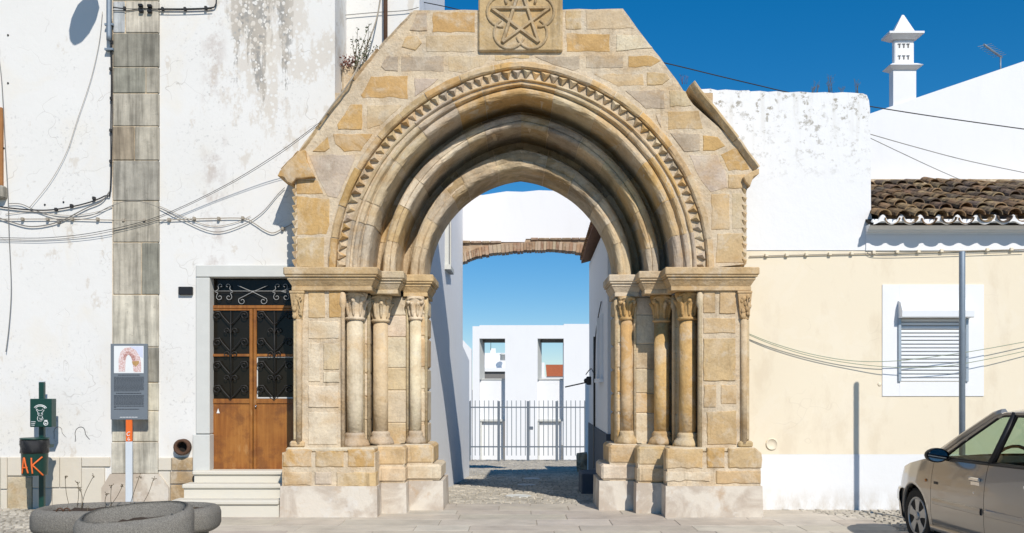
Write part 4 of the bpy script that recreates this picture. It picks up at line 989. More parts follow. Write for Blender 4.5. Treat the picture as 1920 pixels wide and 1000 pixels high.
for cI in range(NC):
    for rI in range(nr):
        for kind in (0, 1):
            if kind and cI == NC-1: continue
            x = EX0+TS*(cI+(.5 if kind == 0 else 1.0)); yy = ey-.02+rI*.365*math.cos(R(20))
            z = zt_+.045+(yy-ey)*sl_+(.055 if kind == 0 else .035)+(.02*math.sin(x*2.1+rI))+jit(.008)
            me = tcov if kind == 0 else tch
            o = bpy.data.objects.new('roof_tile', me); col.objects.link(o); place(o, (x+TS*(-.5 if kind == 1 else 0)*0+jit(.012), yy+jit(.02), z), rf)
            o.rotation_euler = (R(17)+jit(.03), jit(.05), jit(.045)); cc = random.choice(TC)
            if rI == 0 and random.random() < .5: cc = (.40,.27,.15)
            o.color = (*var(cc, .15), 1)
MB().box(EX0-.01, EX1, ey+2.85, ey+3.05, zt_+2.75*sl_, zt_+2.95*sl_+.10).build('roof_flashing', M['mortar'], rf)

# white parapet block
ph = thing('whitewashed_parapet', (3.6, CY, 3.4), 'tall whitewashed parapet wall with mossy stains between portal and tiled roof', 'wall')
tp = [(1290,165),(1316,168),(1332,167),(1345,170),(1360,168.5),(1385,170.5),(1404,170),(1407,172),(1425,171),(1440,173),(1456,171.5),(1476,174),(1500,172.5),(1525,174.5),(1548,173.5),(1562,175),(1580,173.5),(1605,175),(1618,176),(1625,179),(1629,188),(1631,205),(1632,260),(1633,400),(1637,420),(1631,470),(1290,470)]
MB().xz([(cq(a, b).x, cq(a, b).z+.0015) for a, b in tp], CY-.004, CY+.42).build('wall', M['parapet'], ph)
for px, h, k in ((1528,22,5),(1558,32,8),(1580,14,5),(1606,26,6),(1520,12,4),(1284,16,5)):
    m = MB()
    for i in range(k):
        b = at(px+jit(5), 176 if px > 1300 else 158, CY+.15); tipx = jit(.06); hh_ = h*.007*random.uniform(.6, 1.1)
        m.tube([b, b+Vector((tipx*.4, 0, hh_*.6)), b+Vector((tipx, jit(.03), hh_))], [.003,.002,.001], 4)
        for j in range(3): q = b+Vector((tipx*random.random(), 0, hh_*random.uniform(.5, 1))); m.tube([q, q+Vector((jit(.03), 0, .03))], [.0015,.001], 4)
    m.build('dry_weed', M['drybr' if px < 1300 else 'stem'], label='thin dry weeds sprouting on the white parapet top' if px > 1300 else 'reddish dry weed on the right slope of the portal gable', cat='weed', **({'group': 'dry weeds on the parapet'} if px > 1300 else {}))
# white gable house and chimney
gh = thing('white_gable_house', (9, 3.2, 0), 'bright white gable wall rising behind the tiled roof', 'house')
GY = 3.45
def gq(px, py, Y=GY): return at(px, py, Y)
a, b = gq(1632, 213), gq(1920, 115); slp = (b.z-a.z)/(b.x-a.x); xr = 12.; xl = 4.3
MB().xz([(xl, 0), (xl, a.z+(xl-a.x)*slp), (xr, a.z+(xr-a.x)*slp), (2*xr-xl, a.z+(xl-a.x)*slp), (2*xr-xl, 0)], GY, GY+.3).build('gable_wall', M['gable'], gh)
MB().prism([(5.6, GY+.31, a.z+(5.6-a.x)*slp-.35), (xr, GY+.31, a.z+(xr-a.x)*slp-.35), (xr, GY+9, a.z+(xr-a.x)*slp-.35), (5.6, GY+9, a.z+(5.6-a.x)*slp-.35)], (0,0,-.1)).build('roof', M['roofplain'], gh)
chy = GY+.02; c0, c1 = at(1675, 0, chy).x, at(1718, 0, chy).x; cw = c1-c0; cxm = (c0+c1)/2
def cz(py): return at(0, py, chy).z
chim = thing('algarve_chimney', (cxm, chy+.2, cz(205)), 'ornate white chimney with pierced lantern and pyramid cap', 'chimney')
cy0 = chy+.003; cd = .17; cyc = cy0+cd/2
MB().box(c0, c1, cy0, cy0+cd, cz(225), cz(129)).build('shaft', M['gable'], chim)
MB().frus((c0-.005,c1+.005,cy0-.005,cy0+cd+.005), (c0-.085,c1+.085,cy0-.085,cy0+cd+.085), cz(131), cz(124.5)).build('lower_cornice', M['gable'], chim)
MB().frus((c0-.085,c1+.085,cy0-.085,cy0+cd+.085), (c0-.01,c1+.01,cy0-.01,cy0+cd+.01), cz(124.4), cz(119)).build('lower_cornice_top', M['gable'], chim)
lan = MB(); lan.bbox(c0+.03, c1-.02, cy0+.03, cy0+cd-.03, cz(119), cz(73), .015); lan = lan.build('lantern', M['gable'], chim)
MB().frus((c0-.0,c1+.0,cy0,cy0+cd), (c0-.085,c1+.085,cy0-.085,cy0+cd+.085), cz(73.2), cz(66)).build('upper_cornice', M['gable'], chim)
MB().box(c0-.095, c1+.095, cy0-.095, cy0+cd+.095, cz(65.9), cz(62)).build('cap_slab', M['gable'], chim)
MB().frus((c0+.0,c1-.0,cy0,cy0+cd), (cxm-.015,cxm+.015,cyc-.015,cyc+.015), cz(61.9), cz(25)).build('pyramid_cap', M['gable'], chim)
for r_ in range(2):
    for k in range(3):
        px, py = 1688+k*8.2, 85+r_*22; x = at(px, 0, chy).x
        MB().bbox(x-.011, x+.011, cy0+.022, cy0+.06, cz(py+3.5), cz(py-3), .003).build('vent_slot', M['greywall'], lan)
        MB().bbox(x-.026, x+.026, cy0+.008, cy0+.035, cz(py-3.6), cz(py-5), .002).build('vent_hood', M['gable'], lan)
an = thing('tv_antenna', (0,0,0), 'grey rooftop television aerial above the white gable', 'antenna')
b0_ = at(1876, 135, GY+.15); t0 = at(1876, 107, GY+.15); an.location = b0_; WL[an.name] = b0_.copy()
MB().tube([b0_-Vector((0,0,.1)), t0], .012, 6).build('mast', M['galv'], an)
e0, e1 = at(1845, 84, GY-.35), at(1878, 108, GY+.2); MB().tube([e0, e1], .018, 6).build('boom', M['galv'], an)
for k in range(8):
    q = e0.lerp(e1, (k+.3)/8.4); MB().tube([q-Vector((.16,.10,.06)), q+Vector((.16,.10,.06))], .0035, 4).build('element', M['galv'], an)

# ================================================================== STREET OBJECTS
# steel pole
v = at(1804, 0, -1.05); pz = at(0, 470, -1.05).z
MB().lathe([(.034,0),(.034,pz-.01),(.03,pz)], (v.x, -1.05, -.01), 16).build('steel_pole', M['galv'], label='bare galvanised steel pole standing between the car and the cream wall', cat='pole')
# info sign
SY = WY-.20
sg = thing('information_sign', (at(242,0,SY).x, SY, .03), 'slate grey information panel with arch picture on orange and white post', 'sign')
def sp(px, py, y=SY): q = at(px, py, SY); return Vector((q.x, y, q.z))
def srect(x0, y0, x1, y1, ya, yb_, nm, mt, par=None, b=.003):
    a, c = sp(x0, y1), sp(x1, y0); return MB().bbox(a.x, c.x, ya, yb_, a.z, c.z, b).build(nm, M[mt], par or sg)
board = srect(208.5, 645, 277, 787, SY-.02, SY+.02, 'panel_board', 'signgrey')
srect(236.5, 787.2, 248, 828, SY-.015, SY+.015, 'orange_sleeve', 'orange2')
a, c = sp(236, 828), sp(248.5, 828.2); MB().bbox(a.x, c.x, SY-.018, SY+.018, .0, c.z, .004).build('post', M['lpost'], sg)
m = MB(); m.tube(scroll(sp(242.5,815).x, sp(0,815).z, .035, 60, .8, 1, SY-.017), .005, 5); m.tube(scroll(sp(243,824).x, sp(0,824).z, .02, 90, .9, 1, SY-.017), .005, 5); m.build('white_emblem', M['wprint'], sg)
yp = SY-.0225
pic = srect(215, 649, 270.5, 700, SY-.0225, SY-.0195, 'printed_picture', 'wprint', board, .0008)
def flat(pts, nm, mt, off):
    P = [sp(*q) for q in pts]; return MB().prism([(q.x, yp-off, q.z) for q in P], (0,.0006,0)).build(nm, M[mt], pic)
flat([(244,650),(269.5,650),(269.5,672),(262,668),(256,660)], 'printed_sky', 'skyprint', .0008)
flat([(224,697),(224,672),(228,660),(235,653),(245,651),(256,657),(263,668),(266,680),(266,698),(252,698),(250,680),(247,670),(243,665),(239,668),(237,676),(236,697)], 'printed_arch', 'pink', .0016)
flat([(233,676),(233,668),(237,662),(243,659),(250,663),(255,672),(256,684),(252,684),(250,676),(247,669),(243,665),(238,668),(236,676)], 'printed_arch_shadow', 'rose', .0026)
flat([(249,678),(262,677),(262,682),(256,688),(250,683)], 'printed_branch', 'ochreprint', .0036)
tx = MB()
def trow(py, x0, x1, hpx):
    x = x0
    while x < x1-1:
        wd = random.uniform(2, 6); e = min(x+wd, x1); a, c = sp(x, py+hpx), sp(e, py); tx.box(a.x, c.x, yp, SY-.019, a.z, c.z); x = e+.7
trow(703, 223, 264, 1.3)
for k in range(13): trow(707+k*2.15, 215, 271 if k < 12 else 264, .9)
tx.build('printed_paragraph', M['ink'], board, kind='stuff'); tx = MB(); trow(737, 219, 267, 1.3)
for k in range(9): trow(741+k*2.15, 215, 271, .9)
trow(761, 215, 271, 1.2); trow(763.5, 215, 220, 1); trow(767, 215, 262, 1)
tx.build('printed_paragraph', M['ink'], board, kind='stuff')
m = MB(); x = 226
while x < 259: a, c = sp(x, 783), sp(min(x+5, 259), 782); m.box(a.x, c.x, yp, SY-.019, a.z, c.z); x += 5.6
m.build('printed_footer', M['wprint'], board)
# bin
BYY = .28; bp = at(79, 0, BYY).x
bn = thing('litter_bin', (bp, BYY, .03), 'dark green dog waste bin on a post, sprayed AK in orange', 'bin')
def bq(px, py, Y=BYY): return at(px, py, Y)
MB().bbox(bp-.032, bp+.032, BYY-.03, BYY+.03, 0, bq(0,717).z, .006).build('post', M['green'], bn)
MB().bbox(bp-.033, bp+.033, BYY-.031, BYY+.031, bq(0,717).z+.0005, bq(0,715).z+.004, .004).build('post_cap', M['lpost'], bn)
yb_ = BYY-.16; a, c = at(56, 801, yb_), at(96.5, 748, yb_)
bxo = MB().bbox(a.x, c.x, yb_, BYY-.031, a.z, c.z, .005).build('bag_dispenser', M['green'], bn)
yq = yb_-.0015
def bd(px, py): q = at(px, py, yb_); return Vector((q.x, yq, q.z))
m = MB()
for r_ in (13.5, 10.8): m.tube([bd(75.5+r_*math.cos(R(t)), 771-r_*.85*math.sin(R(t))) for t in range(28, 153, 8)], .0055, 4)
m.build('white_arc_lettering', M['wprint'], bxo)
m = MB()
for pts_ in ([(69,767),(72,770),(78,770),(81,767),(83,769),(80,773),(80,778),(77,780),(73,780),(71,777),(71,773),(68,769),(69,767)], [(73,774),(73.5,778)], [(78,774),(77.5,778)], [(71,781),(70,786),(72,790),(78,790),(81,786),(79,781)], [(73,784),(77,786),(79,784)], [(74,788),(79,787)]): m.tube([bd(*q) for q in pts_], .0035, 4)
m.build('dog_pictogram', M['wprint'], bxo)
m = MB()
for k in range(3): x = 58; m.tube([bd(58, 791+k*3.2), bd(67-k, 791.4+k*3.2)], .004, 4)
q = bd(86, 794); m.tube([q+Vector((.026*math.cos(R(t)), 0, .026*math.sin(R(t)))) for t in range(0, 361, 30)], .006, 4); m.tube([bd(83,789), bd(89,789)], .008, 4); m.tube([bd(84.5,794), bd(87.5,795)], .008, 4)
m.build('white_notice', M['wprint'], bxo)
bc = at(57.5, 0, .05); br = .16; bcy = .02; bz0, bz1 = at(0, 893, bcy-.18).z, at(0, 827, bcy-.18).z; bcx = at(57.5, 0, bcy-.1).x
brl = MB().lathe([(br*.92, bz0), (br*.94, bz0+.01), (br, bz1-.02), (br*1.03, bz1), (br*1.0, bz1+.004), (br*.95, bz1-.03), (br*.93, bz0+.06)], (bcx, bcy, 0), 32).build('bin_barrel', M['green'], bn)
MB().lathe([(br*1.02, bz1-.16), (br*1.05, bz1-.15), (br*1.03, bz1-.09), (br*1.07, bz1-.05), (br*1.06, bz1-.008), (br*1.02, bz1+.012), (br*.9, bz1-.04), (br*.85, bz0+.1)], (bcx, bcy, 0), 48, lambda q, z, a: q*(1+.018*math.sin(9*a+z*40)+jit(.014))).build('bin_bag', M['bag'], brl)
MB().lathe([(br*1.06, bz1+.012), (br*1.08, bz1+.02), (br*1.06, bz1+.03), (br*.98, bz1+.026)], (bcx, bcy, 0), 32).build('bin_rim', M['green'], brl)
MB().box(bcx+br*.9, bp, bcy-.02+.1, bcy+.2, bz1-.1, bz1-.06).build('bin_bracket', M['green'], bn)
def cyl(px, py):
    px = px*.95+5.5
    X = (px-VX)*(DIST+bcy-.17)/FPX; z = at(0, py, bcy-.17).z; dxx = max(-.15, min(.15, X-bcx)); rr_ = br*.985+.004
    return Vector((bcx+dxx, bcy-math.sqrt(max(1e-5, rr_*rr_-dxx*dxx)), z))
for nm, strokes in (('graffiti_letter_a', [[(35,889),(37,874),(40,859),(44,873),(49,888)], [(37,878),(47,877)]]), ('graffiti_letter_k', [[(55,859),(55.5,873),(57,889)], [(71,858),(64,866),(57,873)], [(57,873),(64,881),(72,893)]])):
    m = MB()
    for s_ in strokes: m.tube(spline([cyl(*q) for q in s_], 5), .0105, 5)
    m.build(nm, M['orange'], brl)
# planters
def planter(nm, cx, cy, L, Wd, rot, z0, z1, wall, label, p_=2.6, soil=.06, tilt=0):
    t = thing(nm, (cx, cy, 0), label, 'planter'); n = 56
    def pt(sc_, off, z, a):
        ca, sa = math.cos(a), math.sin(a); x = (L/2-off)*math.copysign(abs(ca)**(2/p_), ca); y_ = (Wd/2-off)*math.copysign(abs(sa)**(2/p_), sa)
        return (cx+x*math.cos(rot)-y_*math.sin(rot), cy+x*math.sin(rot)+y_*math.cos(rot), z+(tilt*y_+.4*tilt*x if z > z0+.1 else 0))
    prof = [(.035, z0), (.012, z0+.02), (0, z0+.05), (0, z1-.07), (.012, z1-.03), (.04, z1-.006), (.07, z1), (wall-.02, z1), (wall, z1-.02), (wall+.015, z1-soil-.03)]
    rows = [[pt(1, o, z+jit(.0015), 2*math.pi*k/n) for k in range(n)] for o, z in prof]; rows = [r+[r[0]] for r in rows]
    MB().grid(rows).build('planter_shell', M['concrete'], t, doubles=.0001)
    m = MB(); vs = [pt(1, wall, z1-soil+jit(.012), 2*math.pi*k/n) for k in range(n)]+[(cx, cy, z1-soil+.01)]
    m.add(vs, [[k, (k+1) % n, n] for k in range(n)]).build('soil', M['soil'], t)
    m = MB(); rr_ = [[pt(1, o, z, 2*math.pi*k/n) for k in range(n)] for o, z in ((.11, z0-.10), (.11, z0+.03))]; m.grid([r+[r[0]] for r in rr_]).build('recessed_band', M['trim'], t)
    m = MB(); rr_ = [[pt(1, o, z, 2*math.pi*k/n) for k in range(n)] for o, z in ((.05, -.02), (.045, z0-.12), (.08, z0-.095), (.2, z0-.095))]; m.grid([r+[r[0]] for r in rr_], True).build('planter_base', M['step'], t)
    return t
PBX, PBY = at(238, 0, -3.0).x, -2.98
pbig = planter('concrete_planter', PBX, PBY, 1.68, .86, R(4), .27, .49, .10, 'large rounded grey concrete planter with dry weeds', 3.0, .05)
m = MB(); psm = planter('concrete_planter', at(250, 0, -3.75).x, -3.72, .98, .62, R(8), .22, .535, .085, 'smaller grey concrete planter set against the larger one', 2.4, .13, .2)
for px in (184, 232-60, 352-60, 322): v = at(px, 0, -2.7); MB().tube([Vector((v.x+.03*math.cos(R(t)), -3.35+.06*(px > 300), .487+.03*math.sin(R(t)))) for t in range(0, 181, 20)], .007, 5).build('lifting_ring', M['rust'], pbig)
for i, (px, py, tx_) in enumerate(((122,893,-9),(146,905,2),(176,892,24),(209,910,0),(231,908,28),(262,892,20),(288,897,26),(150,918,-4),(200,925,2))):
    b = at(px-tx_, 945, -2.75); b.z = .44; t_ = at(px, py, -2.8); m = MB(); mid = b.lerp(t_, .5)+Vector((jit(.02), 0, 0))
    m.tube(spline([b, mid, t_], 4), .0028, 4)
    for k in range(5):
        q = t_+Vector((jit(.022), jit(.02), jit(.025)-.005)); m.tube([t_-Vector((0,0,.03*random.random())), q], .0018, 4); m.ball(q, .006, 5)
    m.build('dry_weed', M['stem'], label='thin dry seeded weed stalk growing in the large planter', cat='weed', group='dry stalks in the planter')
m = MB()
for k in range(60):
    a = random.random()*6.28; r_ = random.random()**.5; x = PBX+.68*r_*math.cos(a); y_ = PBY+.28*r_*math.sin(a); h = random.uniform(.02, .06)
    m.tube([(x, y_, .43), (x+jit(.02), y_+jit(.02), .44+h)], [.004, .001], 4)
m.build('planter_grass', M['stem'], label='short dry grass tufts on the soil of the large planter', cat='grass', kind='stuff')
# wall plants on the ledge
wp = thing('wall_plant', at(690, 122, .95), 'grey green leafy weed growing on the ledge beside the portal gable', 'plant')
m = MB(); lf = MB()
for k in range(13):
    b = at(676+jit(14), 130, .9+jit(.12)); h = random.uniform(.25, .66); tip = b+Vector((jit(.16)+.06, jit(.08), h)); path = spline([b, b.lerp(tip, .5)+Vector((jit(.04), 0, 0)), tip], 5); m.tube(path, [.006-.0004*i for i in range(len(path))], 4)
    for j in range(22):
        q = path[random.randrange(2, len(path))]+Vector((jit(.03), jit(.03), jit(.02))); d1 = Vector((jit(1), jit(1), jit(.8))).normalized()*random.uniform(.014, .032); d2 = Vector((jit(1), jit(1), jit(1))).normalized()*.010
        lf.add([q-d2, q+d1*.5+d2, q+d1, q+d1*.5-d2*2], [(0,1,2,3)])
m.build('stems', M['stem'], wp); lf.build('leaves', M['leaf'], wp, fix=False)
wd_ = thing('withered_plant', at(648, 124, .95), 'reddish brown withered weed on the ledge beside the leafy one', 'plant')
m = MB(); lf = MB()
for k in range(16):
    b = at(648+jit(10), 126, .92+jit(.1)); tip = b+Vector((jit(.12), jit(.08), random.uniform(.06, .2))); m.tube([b, tip], [.004,.002], 4)
    for j in range(9):
        q = b.lerp(tip, random.random())+Vector((jit(.03), jit(.03), jit(.02))); d1 = Vector((jit(1), jit(1), jit(.8))).normalized()*.028; d2 = Vector((jit(1), jit(1), jit(1))).normalized()*.010
        lf.add([q-d2, q+d1*.5+d2, q+d1, q+d1*.5-d2*2], [(0,1,2,3)])
m.build('stems', M['drybr'], wd_); lf.build('leaves', M['drybr'], wd_, fix=False)
# street lamp on a wall bracket (its head hangs above the frame)
sx = at(205, 0, WY-.05).x; lz = 7.32
ln = thing('street_lamp', (sx, WY, 5.9), 'galvanised pipe lamp bracket clamped to the white townhouse beside the stone pilaster', 'lamp')
MB().tube(spline([(sx, WY-.06, at(0,76,WY-.06).z), (sx, WY-.06, 6.6), (sx, WY-.06, 6.9), (sx, WY-.25, 7.18), (sx, WY-.65, 7.28)], 6), .033, 10).build('bracket_pipe', M['galv'], ln)
for z in (5.98, 6.30): MB().box(sx-.055, sx+.055, WY-.075, WY, z, z+.025).build('clamp', M['galv'], ln)
q = MB(); rows = []
for t, (wd, ht) in zip((0, .06, .16, .3, .45, .56, .62), ((.045,.04),(.09,.06),(.15,.085),(.165,.095),(.14,.085),(.09,.06),(.03,.02))):
    rows.append([(sx+wd*math.cos(2*math.pi*k/14), WY-.65-t, 7.30-t*.12+ht*math.sin(2*math.pi*k/14)) for k in range(15)])
q.grid(rows).build('lamp_head', M['galv'], ln)

# ================================================================== CABLES
def cable(pts, r, mat, label, Y=WY-.03, n=5, clips=None, name='cable', sides=5):
    path = spline([at(px, py, Y if len(q) == 0 else q[0]) for px, py, *q in pts], n)
    t = thing(name, path[0], label, 'cable'); MB().tube(path, r*.72, sides).build('sheath', M[mat], t)
    for px, py in clips or (): c = at(px, py, Y); MB().bbox(c.x-.016, c.x+.016, Y-.022, WY+.002 if Y < .7 else Y+.03, c.z-.02, c.z+.02, .004).build('clip', M[mat], t)
    return t
cable([(212,14),(240,17),(300,17),(350,17),(395,15),(404,10),(406,-5),(406,-60)], .013, 'cable_blk', 'black cable bundle running across the pilaster top to a corner', clips=[(234,16),(305,17),(347,17),(386,15)])
cable([(212,20),(240,20),(270,16),(300,19),(350,19),(398,17)], .008, 'cable_blk', 'thinner black cable sagging just under the top cable bundle', Y=WY-.05)
m = thing('cable_connector', at(270, 16, WY-.05), 'cluster of black cable connectors on the stone pilaster', 'connector')
for px, py in ((264,11),(281,12),(265,21),(281,22)): c = at(px, py, WY-.055); MB().bbox(c.x-.028, c.x+.028, WY-.085, WY-.036, c.z-.018, c.z+.018, .005).build('connector_block', M['plastic_blk'], m)
cable([(209,36),(208,90),(209,150),(208,230),(207,355),(196,368),(160,382),(105,393),(60,394),(0,388),(-40,380)], .013, 'cable_blk', 'thick black cable dropping beside the pilaster then sagging towards the shutter', clips=[(210,79),(208,130),(209,185),(208,245),(208,303),(176,372),(105,393),(134,386)])
cable([(210,40),(210.5,110),(211,200),(210,300),(208,352)], .008, 'cable_blk', 'thin black cable dropping along the pilaster edge', Y=WY-.05)
cable([(207,357),(190,378),(160,391),(110,416),(60,425),(20,416),(-20,402)], .011, 'cable_gry', 'grey cable branching off the black drop and looping low', clips=[(110,416)])
cable([(-40,411),(40,411),(130,411),(215,413),(300,413),(385,410),(455,409.5),(475,418),(495,431),(512,437),(530,429),(548,420)], .009, 'cable_tan', 'tan cable clipped level across the facade and dipping by the portal', clips=[(42,411),(89,411),(135,411),(183,411),(232,413),(271,413),(317,412),(364,410),(410,410),(455,409),(530,429)])
cable([(-40,446,.46),(0,446,.46),(90,446,.46),(190,434,.44),(300,405,.42),(420,349,.36),(520,288,.2),(602,228,-.06)], .0055, 'cable_blk', 'upper of two thin drop wires swooping up to the portal gable')
cable([(-40,449,.46),(0,449,.46),(90,450,.46),(190,438,.44),(300,408,.42),(420,352,.36),(520,292,.2),(602,231,-.06)], .0045, 'cable_blk', 'lower of two thin drop wires swooping up to the portal gable')
cable([(600,230,-.07),(622,199,-.07),(646,168,-.07),(664,140,.0),(680,105,.9),(705,40,1.1),(716,-20,1.2)], .014, 'cable_tan', 'cable lying along the left slope of the portal gable')
cable([(15,382),(40,383),(70,396),(115,408),(170,404),(205,388),(235,378),(262,378),(297,389),(340,411),(400,435),(450,424),(490,400),(520,366),(534,352)], .0075, 'cable_gry', 'loose grey cable humped over the pilaster and hanging below the tan cable')
cable([(10,402),(60,397),(125,404),(180,398),(240,380),(290,384),(340,405),(395,424),(440,418),(470,405)], .005, 'cable_tan', 'very thin pale wire beside the humped grey cable', Y=WY-.02)
cable([(192,22),(186,80),(170,150),(145,225),(125,285),(95,340),(55,390)], .005, 'cable_tan', 'thin pale wire slanting from the lamp bracket down to the shutter')
cable([(-6,80),(3,150),(10,280),(15,370),(17,440),(21,540),(17,610),(11,660)], .0075, 'cable_gry', 'dark wire hanging down the wall beside the wooden shutter', Y=WY-.04)
cable([(1405,481),(1440,480),(1520,478),(1600,476.5),(1700,474),(1800,471),(1960,467)], .010, 'cable_tan', 'cream cable clipped along the wall under the tiled eave', Y=CY-.02, clips=[])
for px, py in ((1437,480),(1475,479.5),(1512,478.5),(1556,477.5),(1597,476.5),(1638,475),(1682,473.5),(1722,473),(1765,472),(1851,470),(1896,469)): c = at(px, py, CY-.02); MB().bbox(c.x-.02, c.x+.02, CY-.045, CY+.001, c.z-.012, c.z+.03, .004).build('cable_clip', M['cream'], bpy.data.objects['cream_house'])
cable([(1625,470),(1632,478),(1660,480),(1760,478),(1920,473)], .006, 'cable_gry', 'thin grey cable sagging just under the cream eave cable', Y=CY-.03)
cable([(1404,626,.56),(1450,644,.56),(1520,664,.56),(1600,677,.54),(1680,677,.5),(1760,668,.5),(1840,656,.5),(1960,634,.54)], .0065, 'cable_grn', 'upper greenish cable drooping across the shuttered window', sides=5)
cable([(1404,628,.56),(1450,647,.56),(1520,668,.56),(1600,682,.54),(1680,689,.5),(1760,688,.5),(1840,676,.5),(1960,650,.54)], .0065, 'cable_grn', 'lower greenish cable drooping across the shuttered window')
cable([(1215,112,.56),(1262,122,.62),(1340,141,.9),(1420,160,1.3),(1500,178,1.3),(1632,200,1.3),(1760,220,1.3),(1960,248,1.3)], .011, 'cable_blk', 'black aerial cable from the portal gable passing behind the parapet')
cable([(1625,250,1.02),(1720,277,1.5),(1820,303,1.8),(1960,332,2.0)], .008, 'cable_gry', 'long grey wire from the parapet end across the white gable')
cable([(1625,256,1.02),(1690,287,1.5),(1750,315,2.0),(1800,337,2.3)], .007, 'cable_gry', 'short grey wire from the parapet end down to the tiles')
cable([(720,-8,1.25),(780,2,1.6),(850,16,2.5),(900,30,3)], .010, 'cable_blk', 'black wire crossing the sky gap behind the gable top')
cable([(632,30,1.26),(700,24,1.26),(760,20,1.26),(785,14,1.26)], .008, 'cable_gry', 'thin wire stapled across the rear wall above the ledge', Y=1.26)

# ================================================================== CAR
car = thing('parked_car', (4.81, -1.354, 0), 'beige silver four door saloon car parked nose towards the cream wall', 'car', local=True)
car.rotation_euler = (0, 0, R(-86.5))
LEN = 4.2; WBF, WBR = .80, 3.28; WR = .295; ARC = .335
def lerp_tab(tab, x):
    for (a, b), (c, d) in zip(tab, tab[1:]):
        if x <= c: return b+(d-b)*max(0, (x-a))/(c-a)
    return tab[-1][1]
TOP = [(0,.60),(.05,.66),(.2,.72),(.6,.82),(1.05,.905),(1.3,.915),(2.2,.925),(3.1,.94),(3.5,.955),(4.0,.94),(4.12,.90),(4.2,.80)]
BOT = [(0,.34),(.08,.22),(.4,.19),(3.8,.20),(4.1,.26),(4.2,.36)]
HW = [(0,.45),(.06,.55),(.18,.66),(.4,.765),(.65,.815),(.9,.835),(2.0,.845),(3.2,.835),(3.8,.80),(4.05,.74),(4.15,.68),(4.2,.60)]
def sidey(x, t):
    w_ = lerp_tab(HW, x)
    return w_*(1-.055*max(0, (t-.55)/.45)**2-.04*max(0, (.3-t)/.3)**1.5)
def botz(x):
    z = lerp_tab(BOT, x)
    for c in (WBF, WBR):
        if abs(x-c) < ARC: z = max(z, WR-.005+math.sqrt(ARC**2-(x-c)**2))
    return z
def side_panel(nm, x0, x1, sgn, z_lo=None, par=None):
    xs = set([x0, x1]); n = max(2, int((x1-x0)/.05))
    for i in range(n+1): xs.add(x0+(x1-x0)*i/n)
    for c in (WBF, WBR):
        for i in range(17):
            q = c+ARC*.999*math.cos(math.pi*i/16)
            if x0 < q < x1: xs.add(q)
        for q in (c-ARC-.001, c+ARC+.001):
            if x0 < q < x1: xs.add(q)
    rows = []
    for x in sorted(xs):
        zt = lerp_tab(TOP, x); zb = lerp_tab(BOT, x); z0 = max(botz(x), z_lo or 0); col_ = []
        for k in range(11):
            z = z0+(zt-z0)*k/10; t = (z-zb)/(zt-zb)
            col_.append((x, sgn*sidey(x, t), z))
        # turned-in lower edge
        rows.append([(x, sgn*(abs(col_[0][1])-.035), z0+.004)]+col_)
    return MB().grid(rows).build(nm, M['paint'], par or car, fix=True)
gap = .006
for sgn in (-1, 1):
    side_panel('front_wing', 0, 1.20-gap, sgn)
    fd = side_panel('front_door', 1.20, 2.16-gap, sgn, .27); rd = side_panel('rear_door', 2.16, 3.02-gap, sgn, .27)
    side_panel('rear_wing', 3.02, 4.2, sgn)
    for nm, x0, x1, par in (('sill', 1.14, 2.95, car),):
        MB().grid([[(x, sgn*(sidey(x, .05)-.03), .195), (x, sgn*(sidey(x, .05)+.0), .21), (x, sgn*(sidey(x, .1)+.002), .262), (x, sgn*(sidey(x, .1)-.04), .268)] for x in [1.14+i*.2 for i in range(10)]]).build('sill', M['paint'], car)
    for par, x0, x1 in ((fd, 1.24, 2.12), (rd, 2.19, 2.93)):
        m = MB(); rows = []
        for i in range(9):
            x = x0+(x1-x0)*i/8; yv = sidey(x, .45); rows.append([(x, sgn*(yv-.004), .47), (x, sgn*(yv+.014), .48), (x, sgn*(yv+.017), .505), (x, sgn*(yv+.014), .53), (x, sgn*(yv-.004), .54)])
        m.grid(rows, False).build('rubbing_strip', M['paint'], par)
        hx = x1-.12 if par == fd else x1-.10; yv = sidey(hx, .8)
        m = MB(); a, b = sorted((sgn*(yv-.005), sgn*(yv+.022))); m.bbox(hx-.085, hx+.085, a, b, .765, .80, .008); m.bbox(hx-.075, hx+.075, sorted((sgn*(yv-.02), sgn*(yv+.006)))[0], sorted((sgn*(yv-.02), sgn*(yv+.006)))[1], .725, .765, .004); m.build('door_handle', M['chrome'], par)
    yv = sidey(2.0, .7); q = MB().ball((1.985, sgn*yv, .66), .014, 8, (1,.4,1)); q.build('door_lock', M['chrome'], fd)
    MB().ball((1.09, sgn*sidey(1.09, .65), .69), .03, 8, (1.0,.3,.55)).build('side_repeater', M['amber'], car)
    MB().box(1.26, 1.33, sorted((sgn*sidey(1.3,.65), sgn*(sidey(1.3,.65)+.004)))[0], sorted((sgn*sidey(1.3,.65), sgn*(sidey(1.3,.65)+.004)))[1], .67, .695).build('badge', M['trim'], fd)
    # wing mirror
    xm, ym = 1.50, sgn*.83; m = MB(); rows = []
    for t, (wy, wz_) in zip((0, .03, .07, .11, .125), ((.03,.03),(.085,.055),(.105,.068),(.11,.07),(.105,.066))):
        rows.append([(xm-.10+t, ym+sgn*(.10+.0)+wy*math.cos(2*math.pi*k/16)*1.05, .965+wz_*math.sin(2*math.pi*k/16)) for k in range(17)])
    mr = m.grid(rows).build('wing_mirror', M['trim'], car)
    MB().add([(xm+.018, ym+sgn*.10+.095*math.cos(2*math.pi*k/16), .965+.058*math.sin(2*math.pi*k/16)) for k in range(16)], [list(range(16))]).build('mirror_glass', M['mirror'], mr)
    MB().tube([(xm-.05, sgn*.78, .925), (xm-.05, ym+sgn*.06, .95)], .028, 6).build('mirror_arm', M['trim'], mr)
